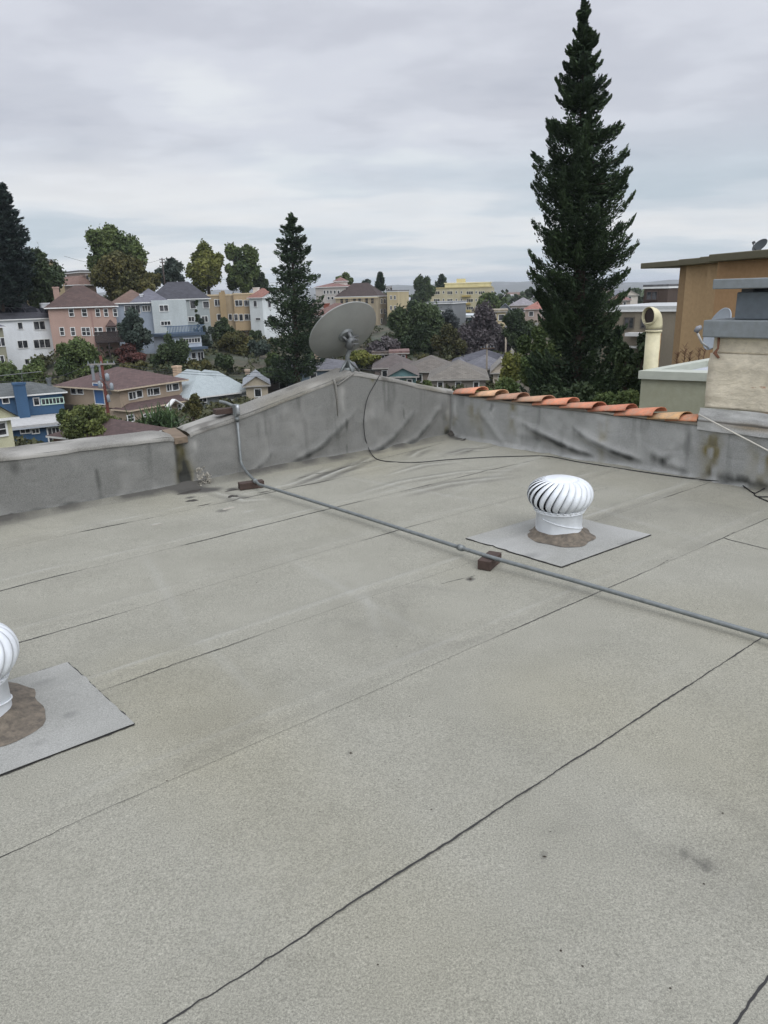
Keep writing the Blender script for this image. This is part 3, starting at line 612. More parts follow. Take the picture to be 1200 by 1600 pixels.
# ---------------------------------------------------------------- satellite dishes
def basis(n,up):
    n=np.array(n,float); n/=np.linalg.norm(n); x=np.cross(up,n); x/=np.linalg.norm(x); y=np.cross(n,x); return x,y,n
def dish_mesh(R,depth,c,n,ov=1.0,th=.006,rim=.008):
    x,y,n=basis(n,(0,0,1)); m=MB(); prof=[]
    for k in range(13): r=R*k/12; prof.append((max(r,.0005),depth*((r/R)**2-1)))
    loop=[(r,z-th) for r,z in prof]+[(R+rim,-.002-rim*.4),(R+rim,rim*.6),(R-.002,.0)]+[(r,z) for r,z in prof[::-1][1:]]
    seg=72; V=[c+x*r*math.cos(q)+y*r*ov*math.sin(q)+n*z for r,z in loop for q in [2*math.pi*k/seg for k in range(seg)]]
    nn=len(loop); m.add(V,[(i*seg+k,i*seg+(k+1)%seg,(i+1)*seg+(k+1)%seg,(i+1)*seg+k) for i in range(nn-1) for k in range(seg)]); return m,x,y,n
camr=(ray(1730,800)-f_); camu=-(ray(600,1930)-f_)
fv=at(536,517,7.8)-CAM; fv/=np.linalg.norm(fv)
ru=np.cross(fv,(0,0,1)); ru/=np.linalg.norm(ru); uu=np.cross(ru,fv)
ct=.60; stt=math.sqrt(1-ct*ct); phi=math.radians(31)
nrm=fv*ct+(-math.sin(phi)*ru+math.cos(phi)*uu)*stt
sP=sz(553,575)[0]; mast0=W(sP+.03,-.15,gabz(sP)+.03)
dist=math.hypot(mast0[0],mast0[1]); c0=at(536,517,dist-.02)
dr=empty('satellite_dish',mast0); tag(dr,'big grey satellite dish seen from behind on the peak of the gable wall','satellite dish')
dgrey=paint((158,160,156),.78,.5,.15,var=.14,scale=4)
m,x,y,n=dish_mesh(.372,.06,c0,nrm); m.build('reflector',dgrey,dr,True,off=dr.location)
hub=c0-n*.075; mt_=at(553,532,dist)
m=MB(); m.tube([c0-n*.062,c0-n*.085],[.085,.07],20); hx=at(545,533,dist-.05)
m.build('back_plate',galv,dr,off=dr.location)
fit=hx; 
m=MB(); 
for s_ in (-1,1): 
    a=c0-n*.07+x*.05*s_; b=mt_+x*.045*s_; m.tube([a,(a+b)/2-n*.03,b],.014,8)
m.tube([c0-n*.07+y*.06,hx-n*.05+y*.05,mt_+np.array([0,0,.03])],.02,8); m.tube([c0-n*.07-y*.06,hx-n*.05,mt_+np.array([0,0,-.04])],.018,8)
for s_ in (-1,1):
    for t_ in (-.035,.04): m.tube([mt_+x*.06*s_+np.array([0,0,t_]),mt_-x*.01*s_+np.array([0,0,t_])-fv*.04],.007,6)
m.tube([hx-y*.05-n*.04,hx+y*.07-n*.02],[.045,.03],14)
m.build('mount_bracket',paint((140,143,144),.6,.5,.4,scale=20),dr,True,off=dr.location)
m=MB(); m.tube([mast0+np.array([0,0,-.02]),mast0+np.array([0,0,.12]),mt_+np.array([0,0,.05])],.024,14); m.build('mast',galv,dr,True,off=dr.location)
m=MB()
for dx,dy in ((.13,.02),(-.12,.03),(.03,-.10),(-.02,.11)):
    m.tube([mast0+np.array([U[0]*dx-N[0]*dy,U[1]*dx-N[1]*dy,-.035 if abs(dx)>.1 else -.03]),mast0+np.array([0,0,.10])],[.016,.012],8)
m.box(mast0[0]-.07,mast0[0]+.07,mast0[1]-.07,mast0[1]+.07,mast0[2]-.03,mast0[2]+.01)
m.build('tripod_foot',galv,dr,True,off=dr.location)
m=MB(); low=c0-y*.36; tip=c0+n*.36-y*.22; m.tube([low-n*.03,tip],.012,8); m.build('feed_arm',galv,dr,True,off=dr.location)
m=MB(); m.tube([tip,tip-n*.02,tip-n*.09],[.03,.03,.02],12); m.build('receiver_head',dgrey,dr,True,off=dr.location)
# ================================================================ NEIGHBOURHOOD
TP=[(0,0,-12),(12,-8,-12),(-12,-8,-12),(0,18,-13),(10,14,-12),(-20,20,-15),(0,-60,-10),(-60,0,-13),(60,0,-13),(-8,35,-15),(12,38,-13),(0,60,-17)]
# wall-building houses --------------------------------------------------------
FRW=paint((225,226,222),.85,.6); 
def P3(px,d,py): return at(px,py,d)
class House:
    def __init__(s,name,label,A,B,yb,wall,cat='house',group=None,base=None):
        """A,B=(px,dist) ends of the facade towards us; yb = photo row of its foot at A"""
        a=at(A[0],yb,A[1]); b=at(B[0],yb,B[1]); z0=a[2] if base is None else base
        s.a=np.array([a[0],a[1],z0]); s.w=math.hypot(b[0]-a[0],b[1]-a[1]); s.ang=math.atan2(b[1]-a[1],b[0]-a[0])
        s.u=np.array([math.cos(s.ang),math.sin(s.ang),0]); s.n=np.array([-s.u[1],s.u[0],0])
        s.r=empty(name,s.a,s.ang,label,cat,group); s.wall=wall; s.A=A
        TP.append((a[0],a[1],z0)); TP.append((b[0],b[1],z0))
    def loc(s,px,py,face='F',off=0.0):
        """photo pixel -> local (along,z) on a face plane ('F' facade, 'R','L' side walls, off = plane depth)"""
        if face=='F': p=onplane(px,py,s.a+s.n*off,s.n); q=p-s.a; return float(q@s.u),float(q[2])
        o=s.a+(s.u*s.w if face=='R' else 0)+s.u*off; p=onplane(px,py,o,s.u); q=p-s.a; return float(q@s.n),float(q[2])
    def z(s,px,py,off=0.0): return s.loc(px,py,'F',off)[1]
    def body(s,top,dep,u0=0,u1=None,v0=0,z0=-4,mat=None,name='wall'):
        s.dep=dep; s.top=top; u1=s.w if u1 is None else u1
        return MB().box(u0,u1,v0,v0+dep,z0,top).build(name,mat or s.wall,s.r)
    def box(s,name,mat,u0,u1,v0,v1,z0,z1,bevel=0): return MB().box(u0,u1,v0,v1,z0,z1).build(name,mat,s.r,bevel=bevel)
    def roof(s,kind,h,mat,ov=.45,u0=0,u1=None,v0=0,dep=None,z=None,fascia=None,axis=None,fh=.16,gmat=None):
        u1=s.w if u1 is None else u1; dep=dep or s.dep; z=s.top if z is None else z
        X0,X1,Y0,Y1=u0-ov,u1+ov,v0-ov,v0+dep+ov; w=X1-X0; d=Y1-Y0; axis=axis or ('x' if w>=d else 'y')
        m=MB(); zf=z+fh
        if kind=='hip':
            if axis=='x': i=min(d/2,w/2-.05); r0=(X0+i,(Y0+Y1)/2); r1=(X1-i,(Y0+Y1)/2)
            else: i=min(w/2,d/2-.05); r0=((X0+X1)/2,Y0+i); r1=((X0+X1)/2,Y1-i)
            V=[(X0,Y0,zf),(X1,Y0,zf),(X1,Y1,zf),(X0,Y1,zf),(*r0,zf+h),(*r1,zf+h)]
            if axis=='x': fs=[(0,1,5,4),(1,2,5),(2,3,4,5),(3,0,4)]
            else: fs=[(0,1,4),(1,2,5,4),(2,3,5),(3,0,4,5)]
            m.add(V,fs)
        elif kind=='gable':
            if axis=='x': V=[(X0,Y0,zf),(X1,Y0,zf),(X1,Y1,zf),(X0,Y1,zf),(X0,(Y0+Y1)/2,zf+h),(X1,(Y0+Y1)/2,zf+h)]; fs=[(0,1,5,4),(2,3,4,5)]; g=[(0,4,3),(1,2,5)]
            else: V=[(X0,Y0,zf),(X1,Y0,zf),(X1,Y1,zf),(X0,Y1,zf),((X0+X1)/2,Y0,zf+h),((X0+X1)/2,Y1,zf+h)]; fs=[(1,2,5,4),(3,0,4,5)]; g=[(0,1,4),(2,3,5)]
            m.add(V,fs); gm=MB(); c=np.mean(V,0)
            for q in g:
                P=[np.array(V[i]) for i in q]; cc=sum(P)/3; sh=np.array([0,ov*.8,0]) if axis=='y' else np.array([ov*.8,0,0]); sg=np.sign((c-cc)@sh)
                MB().add([p+sh*sg+np.array([0,0,-.03]) for p in P],[(0,1,2)]).build('gable_end',gmat or s.wall,s.r)
        elif kind=='flat':
            m.box(X0,X1,Y0,Y1,zf,zf+h)
        o=m.build('roof',mat,s.r)
        MB().box(X0,X1,Y0,Y1,z,zf-.004 if kind!='flat' else zf-.004).build('fascia',fascia or FRW,s.r)
        s.lastroof=o
        return o
    def win(s,x0,y0,x1,y1,face='F',mull=1,rows=0,frame=None,gl=None,off=0.0,name='window',fw=.09):
        a=s.loc(x0,y1,face,off); b=s.loc(x1,y0,face,off); u0,u1=sorted((a[0],b[0])); z0,z1=sorted((a[1],b[1])); fm=MB(); gm=MB()
        def bx(m,ua,ub,za,zb,p0,p1):
            if face=='F': m.box(ua,ub,off-p1,off-p0,za,zb)
            elif face=='R': m.box(s.w+off+p0,s.w+off+p1,ua,ub,za,zb)
            else: m.box(off-p1,off-p0,ua,ub,za,zb)
        bx(fm,u0-fw,u0,z0-fw,z1+fw,.005,.07); bx(fm,u1,u1+fw,z0-fw,z1+fw,.005,.07); bx(fm,u0,u1,z1,z1+fw,.005,.07); bx(fm,u0-.0,u1+.0,z0-fw,z0,.005,.11)
        for k in range(1,mull+1): c=u0+(u1-u0)*k/(mull+1); bx(fm,c-.035,c+.035,z0,z1,.005,.06)
        for k in range(1,rows+1): c=z0+(z1-z0)*k/(rows+1); bx(fm,u0,u1,c-.03,c+.03,.005,.055)
        o=fm.build(name,frame or FRW,s.r); bx(gm,u0,u1,z0,z1,.004,.03); gm.build('pane',gl or glass(),o)
    def chimney(s,px0,px1,py0,py1,v,mat,dp=.8,cap=None):
        u0=s.loc(px0,py1,'F',v)[0]; u1,z0=s.loc(px1,py1,'F',v); z1=s.loc(px1,py0,'F',v)[1]
        m=MB().box(u0,u1,v,v+dp,z0-1.5,z1-.22); o=m.build('chimney',mat,s.r)
        MB().box(u0-.08,u1+.08,v-.08,v+dp+.08,z1-.215,z1).build('chimney_cap',cap or mat,o)
WG='houses on the hillside'
white_=stucco((222,226,228),.95); pink=stucco((184,156,143),.8); sage=stucco((150,148,128),.8)
R_dk=shingle((78,78,84),.75); R_br=shingle((92,74,68),.8); R_gr=shingle((112,112,112),.8)
# --- pink house
h=House('hillside_house','salmon pink three-storey house with brown hip roof and arched balcony door on the left hillside',(84,119),(188,119),545,pink,group=WG)
top=h.z(130,481); h.body(top,8); h.roof('hip',3.1,R_br,.5)
for x0,x1 in ((109,114),(129,134.5),(150.5,155),(163.5,167.5),(178,182)): h.win(x0,483,x1,494,mull=0,rows=1)
for x0,x1 in ((95,99),(112,116),(129,133),(136,139.5),(146,151),(155,159)): h.win(x0,512,x1,524,mull=0,rows=1)
h.win(168,512,180,526,mull=1,name='balcony_door')
u0,_=h.loc(165,512); u1,zz=h.loc(182,509); m=MB(); m.add([(u0,-.05,zz),(u1,-.05,zz),((u0+u1)/2,-.05,zz+1.0),(u0,-.9,zz),(u1,-.9,zz),((u0+u1)/2,-.35,zz+.8)],[(3,4,5),(0,3,5,2),(1,2,5,4),(0,1,4,3)]); m.build('door_hood',R_br,h.r)
h.chimney(84,93.5,448,463,3.0,pink); h.box('pilaster',stucco((172,140,130),.75),*(lambda c:(c-.12,c+.12))(h.loc(144,500)[0]),-.1,0,-3,top)
a=h.loc(147,519); b=h.loc(204,531); dk=wood((62,54,52),.8)
m=MB(); m.box(a[0],b[0],-2.6,-.01,b[1]-.15,b[1]); 
for k in range(40): c=a[0]+(b[0]-a[0])*k/39; m.box(c-.06,c+.06,-2.6,-2.5,b[1],a[1])
m.box(a[0],b[0],-2.65,-2.45,a[1],a[1]+.1)
for k in range(4): c=a[0]+.3+(b[0]-a[0]-.6)*k/3; m.box(c-.1,c+.1,-2.5,-2.3,b[1]-4,b[1]-.151)
m.build('balcony',dk,h.r); h.box('skylight',paint((190,195,198)),*(lambda c:(c,c+.9))(h.loc(155,470)[0]),2.0,2.6,top+1.15,top+1.3)
# --- white house
h=House('hillside_house','tall white three-storey house with dark solar-panelled hip roof at the left',(13,120),(107,122),606,white_,group=WG)
top=h.z(60,499); h.body(top,8); h.roof('hip',2.4,R_dk,.35)
for b in ((29,504,34,514,0),(54,502,69,515,1),(87,501,98,514,1),(29,532,42,544,1),(54,530,77,544,2),(85,527,96,544,1),(54,560,60,568,0),(73,558,80,570,0),(40,561,45,569,0)): h.win(*b[:4],mull=b[4])
h.chimney(66,79,473,487,5.0,white_)
sp=paint((34,36,44),.7,.25); 
rl=math.atan2(2.4,(8+.7)/2)
for i,(x,y) in enumerate(((.8,1.2),(2.6,1.2),(4.4,1.2),(1.9,2.6),(3.7,2.6),(6.4,1.0))):
    zz=top+.16+(y+.35)*math.tan(rl); m=MB(); m.add([(x,y,zz+.08),(x+1.6,y,zz+.08),(x+1.6,y+1.1,zz+.08+1.1*math.tan(rl)),(x,y+1.1,zz+.08+1.1*math.tan(rl))]+[(x,y,zz+.02),(x+1.6,y,zz+.02),(x+1.6,y+1.1,zz+.02+1.1*math.tan(rl)),(x,y+1.1,zz+.02+1.1*math.tan(rl))],[(0,1,2,3),(0,4,5,1),(1,5,6,2),(2,6,7,3),(3,7,4,0)]); m.build('solar_panel',sp,h.r)
a=h.loc(86,548); b=h.loc(106,553); h.box('balcony_slab',wood((96,52,44)),a[0],b[0]+.8,-1.1,-.01,b[1],b[1]+.35)
# --- sage house far left
h=House('hillside_house','sage green house with dark roof edge cut by the left edge beside the white house',(-60,112),(19,113.5),600,sage,group=WG)
h.body(h.z(5,512),8); h.roof('hip',1.6,shingle((96,98,104)),.4); h.win(-4,528,6,541,mull=1); h.win(-30,528,-20,541); h.win(-4,556,5,568)
# --- house top left behind
h=House('hillside_house','cream house with yellow-lit window high on the ridge at the far left behind ivy',(-50,135),(26,140),505,stucco((190,180,150),.8),group=WG)
h.body(h.z(5,432),9); h.roof('hip',1.8,R_br,.5); h.win(1,452,5,466,gl=paint((205,160,60),.8)); h.win(14,436,19,445,mull=0)
h=House('hillside_house','tan gabled house half hidden by the round dark tree on the ridge',(70,138),(104,141),470,stucco((176,160,128),.8),group=WG)
h.body(h.z(90,432),8); h.roof('gable',2.6,R_gr,.4,axis='y'); h.win(92,438,96,446,mull=0)
h=House('hillside_house','small terracotta-roofed house on the ridge behind the pink house',(126,150),(152,152),470,stucco((176,156,142),.75),group=WG)
h.body(h.z(140,446),8); h.roof('hip',1.6,shingle((132,106,94),.8),.4); h.win(130,449,134,455,mull=0); h.chimney(131,136,430,444,3,stucco((150,130,120)))
h=House('hillside_house','narrow brick house with flat roof on the ridge left of the tall trees',(131,160),(153,161),470,stucco((118,106,98)),group=WG)
h.body(h.z(142,426),8); h.roof('flat',.3,R_gr,.1); h.win(135,430,138,438,mull=0); h.win(145,430,149,438,mull=0)
# --- blue grey house with brown and grey roofs
bg=stucco((164,176,190),.8); 
h=House('hillside_house','pale blue-grey house with brown-and-grey hip roofs between the pink and the dark-roofed houses',(186,124),(270,124),552,bg,group=WG)
top=h.z(225,474); h.body(top,9); h.roof('hip',2.0,shingle((118,96,84),.8),.5,u1=h.w*.72,axis='x'); h.roof('hip',2.1,shingle((112,112,120),.8),.5,u0=h.w*.36,v0=-.35,dep=8,axis='x')
for b in ((196,478,204,489,0),(206,477,218,489,1),(223,478,234,486,2),(241,478,245,487,0),(250,477,258,487,0),(263,478,268,486,0)): h.win(*b[:4],mull=b[4])
a=h.loc(238,489); b=h.loc(283,505); h.box('bay',stucco((188,196,196),.85),a[0],b[0]+1,-1.4,-.01,b[1]-1.6,a[1]+1.9)
h.win(252,502,266,508,off=-1.41,mull=2); h.win(250,477,262,486,off=-1.41,mull=1)
h.chimney(220,225,459,476,1.0,stucco((205,208,212)))
# --- grey dark roof house
h=House('hillside_house','light grey house under a broad charcoal hip roof with a vine climbing its wall',(243,140),(333,140),545,stucco((168,176,176),.8),group=WG)
top=h.z(300,468); h.body(top,6.5); h.roof('hip',3.0,R_dk,.4)
for b in ((298,470,305,482,0),(295,495,303,502,1),(318,471,326,481,0),(316,494,324,503,1)): h.win(*b[:4],mull=b[4])
h.box('skylight',paint((120,120,128)),h.loc(288,452)[0],h.loc(298,452)[0],1.8,3.0,top+1.4,top+1.55)
# blue deck house
bl_=stucco((84,102,122),.6)
h=House('hillside_house','small white-and-blue two-level house with blue roof deck among the trees below the charcoal roof',(266,116),(319,119),575,stucco((182,192,204),.85),group=WG)
top=h.z(300,524); h.body(top,4); h.roof('flat',.25,bl_,.5,fascia=bl_)
zt=top+.45; m=MB()
for k in range(24): c=k*h.w/23; m.box(c-.05,c+.05,-.5,-.42,zt,zt+1.0)
m.box(-.4,h.w+.4,-.52,-.4,zt+1.0,zt+1.1); m.build('deck_railing',paint((86,112,140),.7),h.r)
h.win(286,528,312,536,mull=5,frame=FRW); h.box('balcony_slab',bl_,h.w*.3,h.w+.3,-1.2,-.01,h.z(300,546),h.z(300,542)); h.win(300,551,305,560,mull=0); h.win(310,550,317,564,mull=1)
# --- yellow stucco apartments
ye=stucco((170,153,125),.8)
h=House('apartment_building','ochre yellow stucco apartment house with flat parapet roof and stepped bays',(324,163),(416,163),532,ye,'building')
top=h.z(350,462); h.body(top,12)
a=h.loc(343,470); h.box('chimney_breast',stucco((172,150,114),.8),a[0],a[0]+1.3,-.5,-.01,-3,top+.7)
a=h.loc(365,470)[0]; b=h.loc(396,470)[0]; h.box('bay',stucco((184,162,128),.8),a,b,-1.1,-.01,h.z(380,516),top+.15)
cp=paint((206,186,150),.8); h.box('parapet_coping',cp,-.1,a-.02,-.12,.3,top+.002,top+.3); h.box('bay_coping',cp,a-.1,b+.1,-1.2,-.13,top+.16,top+.42); h.box('parapet_coping',cp,b+.12,h.w+.1,-.12,.3,top+.002,top+.3)
for q in ((368,469,378,478,1),(382,469,393,478,1)): h.win(*q[:4],mull=q[4],off=-1.11,rows=0)
for q in ((366.5,491,371,501,0),(374.5,491,379,501,0),(382.5,491,388,500,0),(389.5,491,394,500,0)): h.win(*q[:4],mull=q[4],off=-1.11)
for q in ((336,468,344,478,1),(340,491,345,500,0),(358,491,362,500,0),(375,509,386,518,1),(397,469,401,479,0),(398,505,403,514,0),(400,491,404,500,0)): h.win(*q[:4],mull=q[4])
h.chimney(346,351,454,462,3,ye)
# --- white red-tiled house
h=House('hillside_house','white gabled house with red tile roof beside the ochre apartments',(394,160),(414,157.5),532,stucco((216,222,222),.92),group=WG)
top=h.z(410,466); h.body(top,9); h.roof('gable',1.9,shingle((146,102,88),.8),.35,axis='x')
h.win(397,470,401,479,mull=0,gl=glass(.03)); h.win(419,470,422.5,480,'R',mull=0); h.win(418,494,423,500,'R',mull=0); h.win(400,497,407,500,mull=0); h.chimney(396,402,449,460,5,stucco((215,205,195)))
# --- mansions behind the conifer
h=House('hillside_house','white villa with low tiled roof and little tower on the far ridge',(494,215),(541,212),474,stucco((190,184,178),.8),group=WG)
top=h.z(520,449); h.body(top,10); h.roof('hip',1.3,shingle((136,102,94),.8),.4)
for x in (506,511,516,522,528,534): h.win(x,454,x+2.4,459,mull=0)
for x in (512,518,526): h.win(x,464,x+3,468,mull=0)
u=h.loc(524,440)[0]; h.body(h.z(524,440),3,u0=u-1.5,u1=u+1.6,v0=3,mat=stucco((214,206,198),.88),name='tower'); h.roof('hip',1.1,shingle((136,102,94),.8),.3,u0=u-1.5,u1=u+1.6,v0=3,dep=3,z=h.z(524,440))
h=House('hillside_house','low house with brown-red roof and brick chimney half behind the big dish',(488,170),(548,166),512,stucco((186,176,164),.85),group=WG)
h.body(h.z(520,494),8); h.roof('hip',2.6,shingle((124,96,88),.8),.5); h.chimney(506,513,474,486,3,stucco((150,84,66),.8)); h.win(500,498,505,504,mull=0)
# --- tan apartment with mansard
tan=stucco((172,160,136),.78)
h=House('apartment_building','tan four-storey apartment block under a tall dark mansard roof behind the dish',(527,211),(592,207),527,tan,'building')
top=h.z(560,464); h.body(top,8)
h.roof('hip',3.6,shingle((76,64,60),.8),.3)
for y in (466,482,497,512):
    for x in (532,540,552,560,571,580): h.win(x,y,x+4,y+8,mull=0,rows=1,frame=paint((150,136,110)))
for y in (467,483,498):
    for x in (595,600): h.win(x,y,x+2.2,y+7,'R',mull=0)
h.box('cornice',paint((196,182,150),.85),-.2,h.w+.2,-.25,-.005,top-.4,top-.02)
for px in (548,568,588): u=h.loc(px,480)[0]; h.box('pilaster',tan,u-.15,u+.15,-.22,-.004,-3,top-.41)
h=House('apartment_building','narrow pale tan stair wing attached to the right of the mansard block',(606,207),(622,206),520,stucco((190,176,140),.85),'building')
h.body(h.z(612,456),10); h.roof('flat',.3,R_gr,.1)
for y in (462,478,493): 
    for x in (610,616): h.win(x,y,x+2.2,y+6,mull=0)
h=House('apartment_building','small dark penthouse box on the roof beside the mansard',(604,215),(613,215),470,stucco((56,50,48)),'building')
h.body(h.z(608,449),4); h.roof('flat',.2,R_gr,.1); h.win(606,451,609,454,mull=0)
# --- yellow block
yb_=stucco((184,176,146),.85)
h=House('apartment_building','long pale yellow four-storey apartment block on the skyline right of centre',(673,268),(768,266),500,yb_,'building')
top=h.z(720,450); h.body(top,16); h.box('parapet_coping',paint((186,172,122),.85),-.2,h.w+.2,-.2,.2,top+.002,top+.35)
a=h.loc(695,449,'F',5)[0]; b=h.loc(766,449,'F',5)[0]; pt=h.z(730,442.5,5)
h.body(pt,7,u0=a,u1=b,v0=5,z0=top+.003,mat=stucco((206,196,150),.9),name='penthouse'); h.box('penthouse_roof',paint((214,206,170)),a-.3,b+.3,4.8,12.3,pt+.002,pt+.3); c=(a+b)/2; h.box('stair_house',stucco((200,188,140)),c-4,c-1,6,9,pt+.31,pt+1.6)
for y in (455,467,479,490):
    for x,w_ in ((678,9),(699,8),(729,10),(748,9)): h.win(x,y,x+w_,y+5,mull=2,frame=paint((216,212,190)))
    for x in (692,712,720,743,768): h.win(x,y,x+2,y+3.5,mull=0)
for y in (462.5,474.5,486): u=h.loc(722,y)[0]; h.box('balcony',paint((170,150,84),.8),u,u+3.0,-1.0,-.01,h.z(722,y+1.5),h.z(722,y-1))
h=House('hillside_house','weathered grey flat-roofed house below the yellow block',(667,150),(706,148),508,stucco((130,134,136),.8),group=WG)
h.body(h.z(690,475),8); h.roof('flat',.3,shingle((150,152,152)),.2)
for x in (672,680,690,699): h.win(x,486,x+4,492,mull=0)
h=House('hillside_house','small teal-grey bungalow with white flat roof below the yellow block',(716,158),(753,157),510,stucco((120,146,148),.8),group=WG)
h.body(h.z(735,496),8); h.roof('flat',.4,paint((205,212,214)),.6); h.win(724,499,731,503); h.win(738,499,746,503)
def small(label,x0,x1,d,yt,ybt,wall,roofc,rh=1.8,kind='hip',dep=9,axis=None,dd=0,win=2,ov=.4,chim=None):
    h=House('house',label,(x0,d),(x1,d+dd),ybt,stucco(wall,.85),group='smaller houses in the valley'); h.body(h.z((x0+x1)/2,yt),dep); h.roof(kind,rh*(.72 if kind!='flat' else 1),shingle(roofc,1.0),ov,axis=axis,fascia=paint((176,172,164),.7))
    hgt=(ybt-yt)
    for k in range(win):
        c=x0+(x1-x0)*(k+.5)/win; h.win(c-hgt*.16,yt+hgt*.15,c+hgt*.16,yt+min(hgt*.6,d and 1700/d),mull=0)
    if chim: h.chimney(*chim,dep*.3,stucco((178,160,140),.85))
    return h
# --- valley, right of centre
small('charcoal-roofed house left of the dark tree in the middle distance',777,800,150,490,510,(120,128,134),(84,92,100),2.4,'gable',axis='y',win=1)
small('pale hip-roofed house with grey roof right of the yellow block',797,836,190,478,500,(176,160,150),(134,130,132),2.6,win=3)
small('house with faded red roof against the left side of the redwood',820,860,175,484,505,(166,150,140),(150,104,92),2.4,win=2)
small('cream-walled flat house in front of the purple tree',764,790,140,488,514,(200,184,150),(150,140,120),.3,'flat',win=2)
small('tiny cream house with steep gable between two trees left of the redwood',798,816,118,515,548,(190,186,176),(130,134,136),1.8,'gable',axis='y',win=1)
small('distant long white shed roof beside the skyline trees',776,808,420,462,470,(200,204,206),(196,200,204),.6,win=4)
small('distant grey-roofed house below the far trees',812,846,380,465,476,(176,176,178),(150,150,156),2.0,win=3)
small('distant pale roof at the left of the yellow block skyline',626,652,330,470,484,(190,190,190),(160,164,168),2.0,win=2)
small('distant brown-roofed house right of the redwood crown',952,984,210,470,482,(170,160,150),(126,96,90),2.4,win=2)
small('distant white-gabled house right of the redwood',972,996,230,462,474,(216,208,196),(176,168,160),1.8,'gable',axis='y',win=1)
h=House('apartment_building','long beige flat-topped building right of the redwood',(938,62),(1062,60),560,stucco((150,140,122),.62),'building')
top=h.z(1000,487); h.body(top,12); h.roof('flat',.25,paint((176,178,176)),.15); fb_=paint((96,90,80),.6); h.win(976,497,990,512,mull=1,frame=fb_); h.win(950,498,960,508,frame=fb_); h.win(1002,500,1014,512,frame=fb_)
a=h.loc(985,520)[0]; h.box('balcony_slab',paint((190,190,186)),a,a+2.2,-1.2,-.01,h.z(990,524),h.z(990,519)); h.box('balcony_slab',paint((160,160,156)),a,a+2.2,-1.2,-.01,h.z(990,542),h.z(990,540)); 
h=House('apartment_building','dark brown boxy upper storey at the left of the ochre building',(1003,75),(1040,74),500,stucco((74,62,54)),'building')
h.body(h.z(1020,451),6); h.roof('flat',.2,R_gr,.1); h.win(1010,456,1027,468,mull=1,frame=paint((70,56,50)))
# --- tan two-storey house in front
tn=stucco((170,153,133),.85); 
h=House('valley_house','tan two-storey house with brown hip roof behind the reddish utility pole',(193,84),(291,90),665,tn,'house')
top=h.z(193,609); h.body(top,10,z0=h.z(193,638)); 
h.roof('hip',1.8,shingle((98,78,74),.85),.6,fascia=paint((196,180,156),.9))
h.body(h.z(193,641),9,v0=-1.4,u1=h.w*1.02,mat=tn,name='lower_wall')
h.roof('hip',.55,shingle((92,74,70),.85),.4,v0=-1.4,dep=2.3,z=h.z(193,641),u1=h.w*1.02,fascia=paint((196,180,156),.9),axis='x'); h.top=top; h.dep=10
for q in ((202,612,212,624,1),(213,610,221,621,0),(231,607,238,618,1),(240,606,248,617,0),(261,600,268,611,1),(269,599,278,610,0)): h.win(*q[:4],mull=q[4])
for q in ((200,648,208,659,0),(225,645,240,655,2),(262,633,266,645,0),(279,629,296,644,3)): h.win(*q[:4],mull=q[4],off=-1.41,rows=1)
for q in ((112,605,118,615,0),(122,605,129,615,0),(150,600,160,630,0)): h.win(*q[:4],face='L',mull=q[4],gl=(paint((70,110,160),.8) if q[0]==150 else None))
u=h.loc(275,630,'F',-2.4)[0]; zp=h.z(275,634,-2.4)
m=MB(); m.add([(u-1.2,-2.4,zp),(u,-2.4,zp+.75),(u+1.2,-2.4,zp),(u-1.2,-1.82,zp),(u,-1.82,zp+.75),(u+1.2,-1.82,zp),(u-1.2,-2.4,zp-.15),(u,-2.4,zp+.6),(u+1.2,-2.4,zp-.15)],[(0,1,4,3),(1,2,5,4),(0,6,7,1),(1,7,8,2)]); m.build('porch_gable',FRW,h.r)
h.box('porch_post',FRW,u-1.1,u-.95,-2.38,-2.25,zp-2.6,zp-.12); h.box('porch_post',FRW,u+.95,u+1.1,-2.38,-2.25,zp-2.6,zp-.12)
for px in (178,190): u=h.loc(px,580)[0]; m=MB(); m.tube([(u,3.5,top+1.0),(u,3.5,top+2.5)],.16,8); m.tube([(u,3.5,top+2.4),(u,3.5,top+2.65)],.24,8); m.build('roof_vent_pipe',paint((120,124,128)),h.r)
h.chimney(278,285,571,590,4,stucco((190,165,140)))
m=MB(); 
h=House('valley_house','low brown-roofed garage peeking over the parapet below the tan house',(176,62),(262,66),720,stucco((120,96,84)),'house'); h.body(h.z(220,681),7); h.roof('hip',1.2,shingle((88,70,66),.8),.4); h.win(200,690,210,700)
# --- blue house
blu=stucco((66,102,138),.66)
h=House('valley_house','bright blue house with blue chimney and pale flat lower roof at the left',(27,82),(112,82.5),706,blu,'house')
lt=h.z(60,667); h.body(lt,12); h.roof('flat',.22,capsheet('flat_roof',(.42,.42,.41),(.2,.2,.2),(.5,.5,.5),(1,1,1),grain=.1),.7,fascia=paint((170,176,182),.9))
u0=h.loc(-40,640,'F',6)[0]; u1=h.loc(101,640,'F',6)[0]; ut=h.z(60,617,6)
h.body(ut,6,u0=u0,u1=u1,v0=6,z0=lt+.4,name='upper_wall'); h.roof('hip',1.1,shingle((96,100,98),.85),.5,u0=u0,u1=u1,v0=6,dep=6,z=ut,axis='x')
for q in ((5,618,12,630,0),(54,622,60,633,0)): h.win(*q[:4],mull=q[4],off=6)
h.win(66,621,98,632,mull=5,off=6,frame=paint((190,214,200)))
for q in ((33,670,46,677,1),(51,670,60,677,1)): h.win(*q[:4],mull=q[4])
h.win(78,667,98,692,mull=3,name='french_door',fw=.14)
h.chimney(27,46,597,640,4.9,blu,.9)
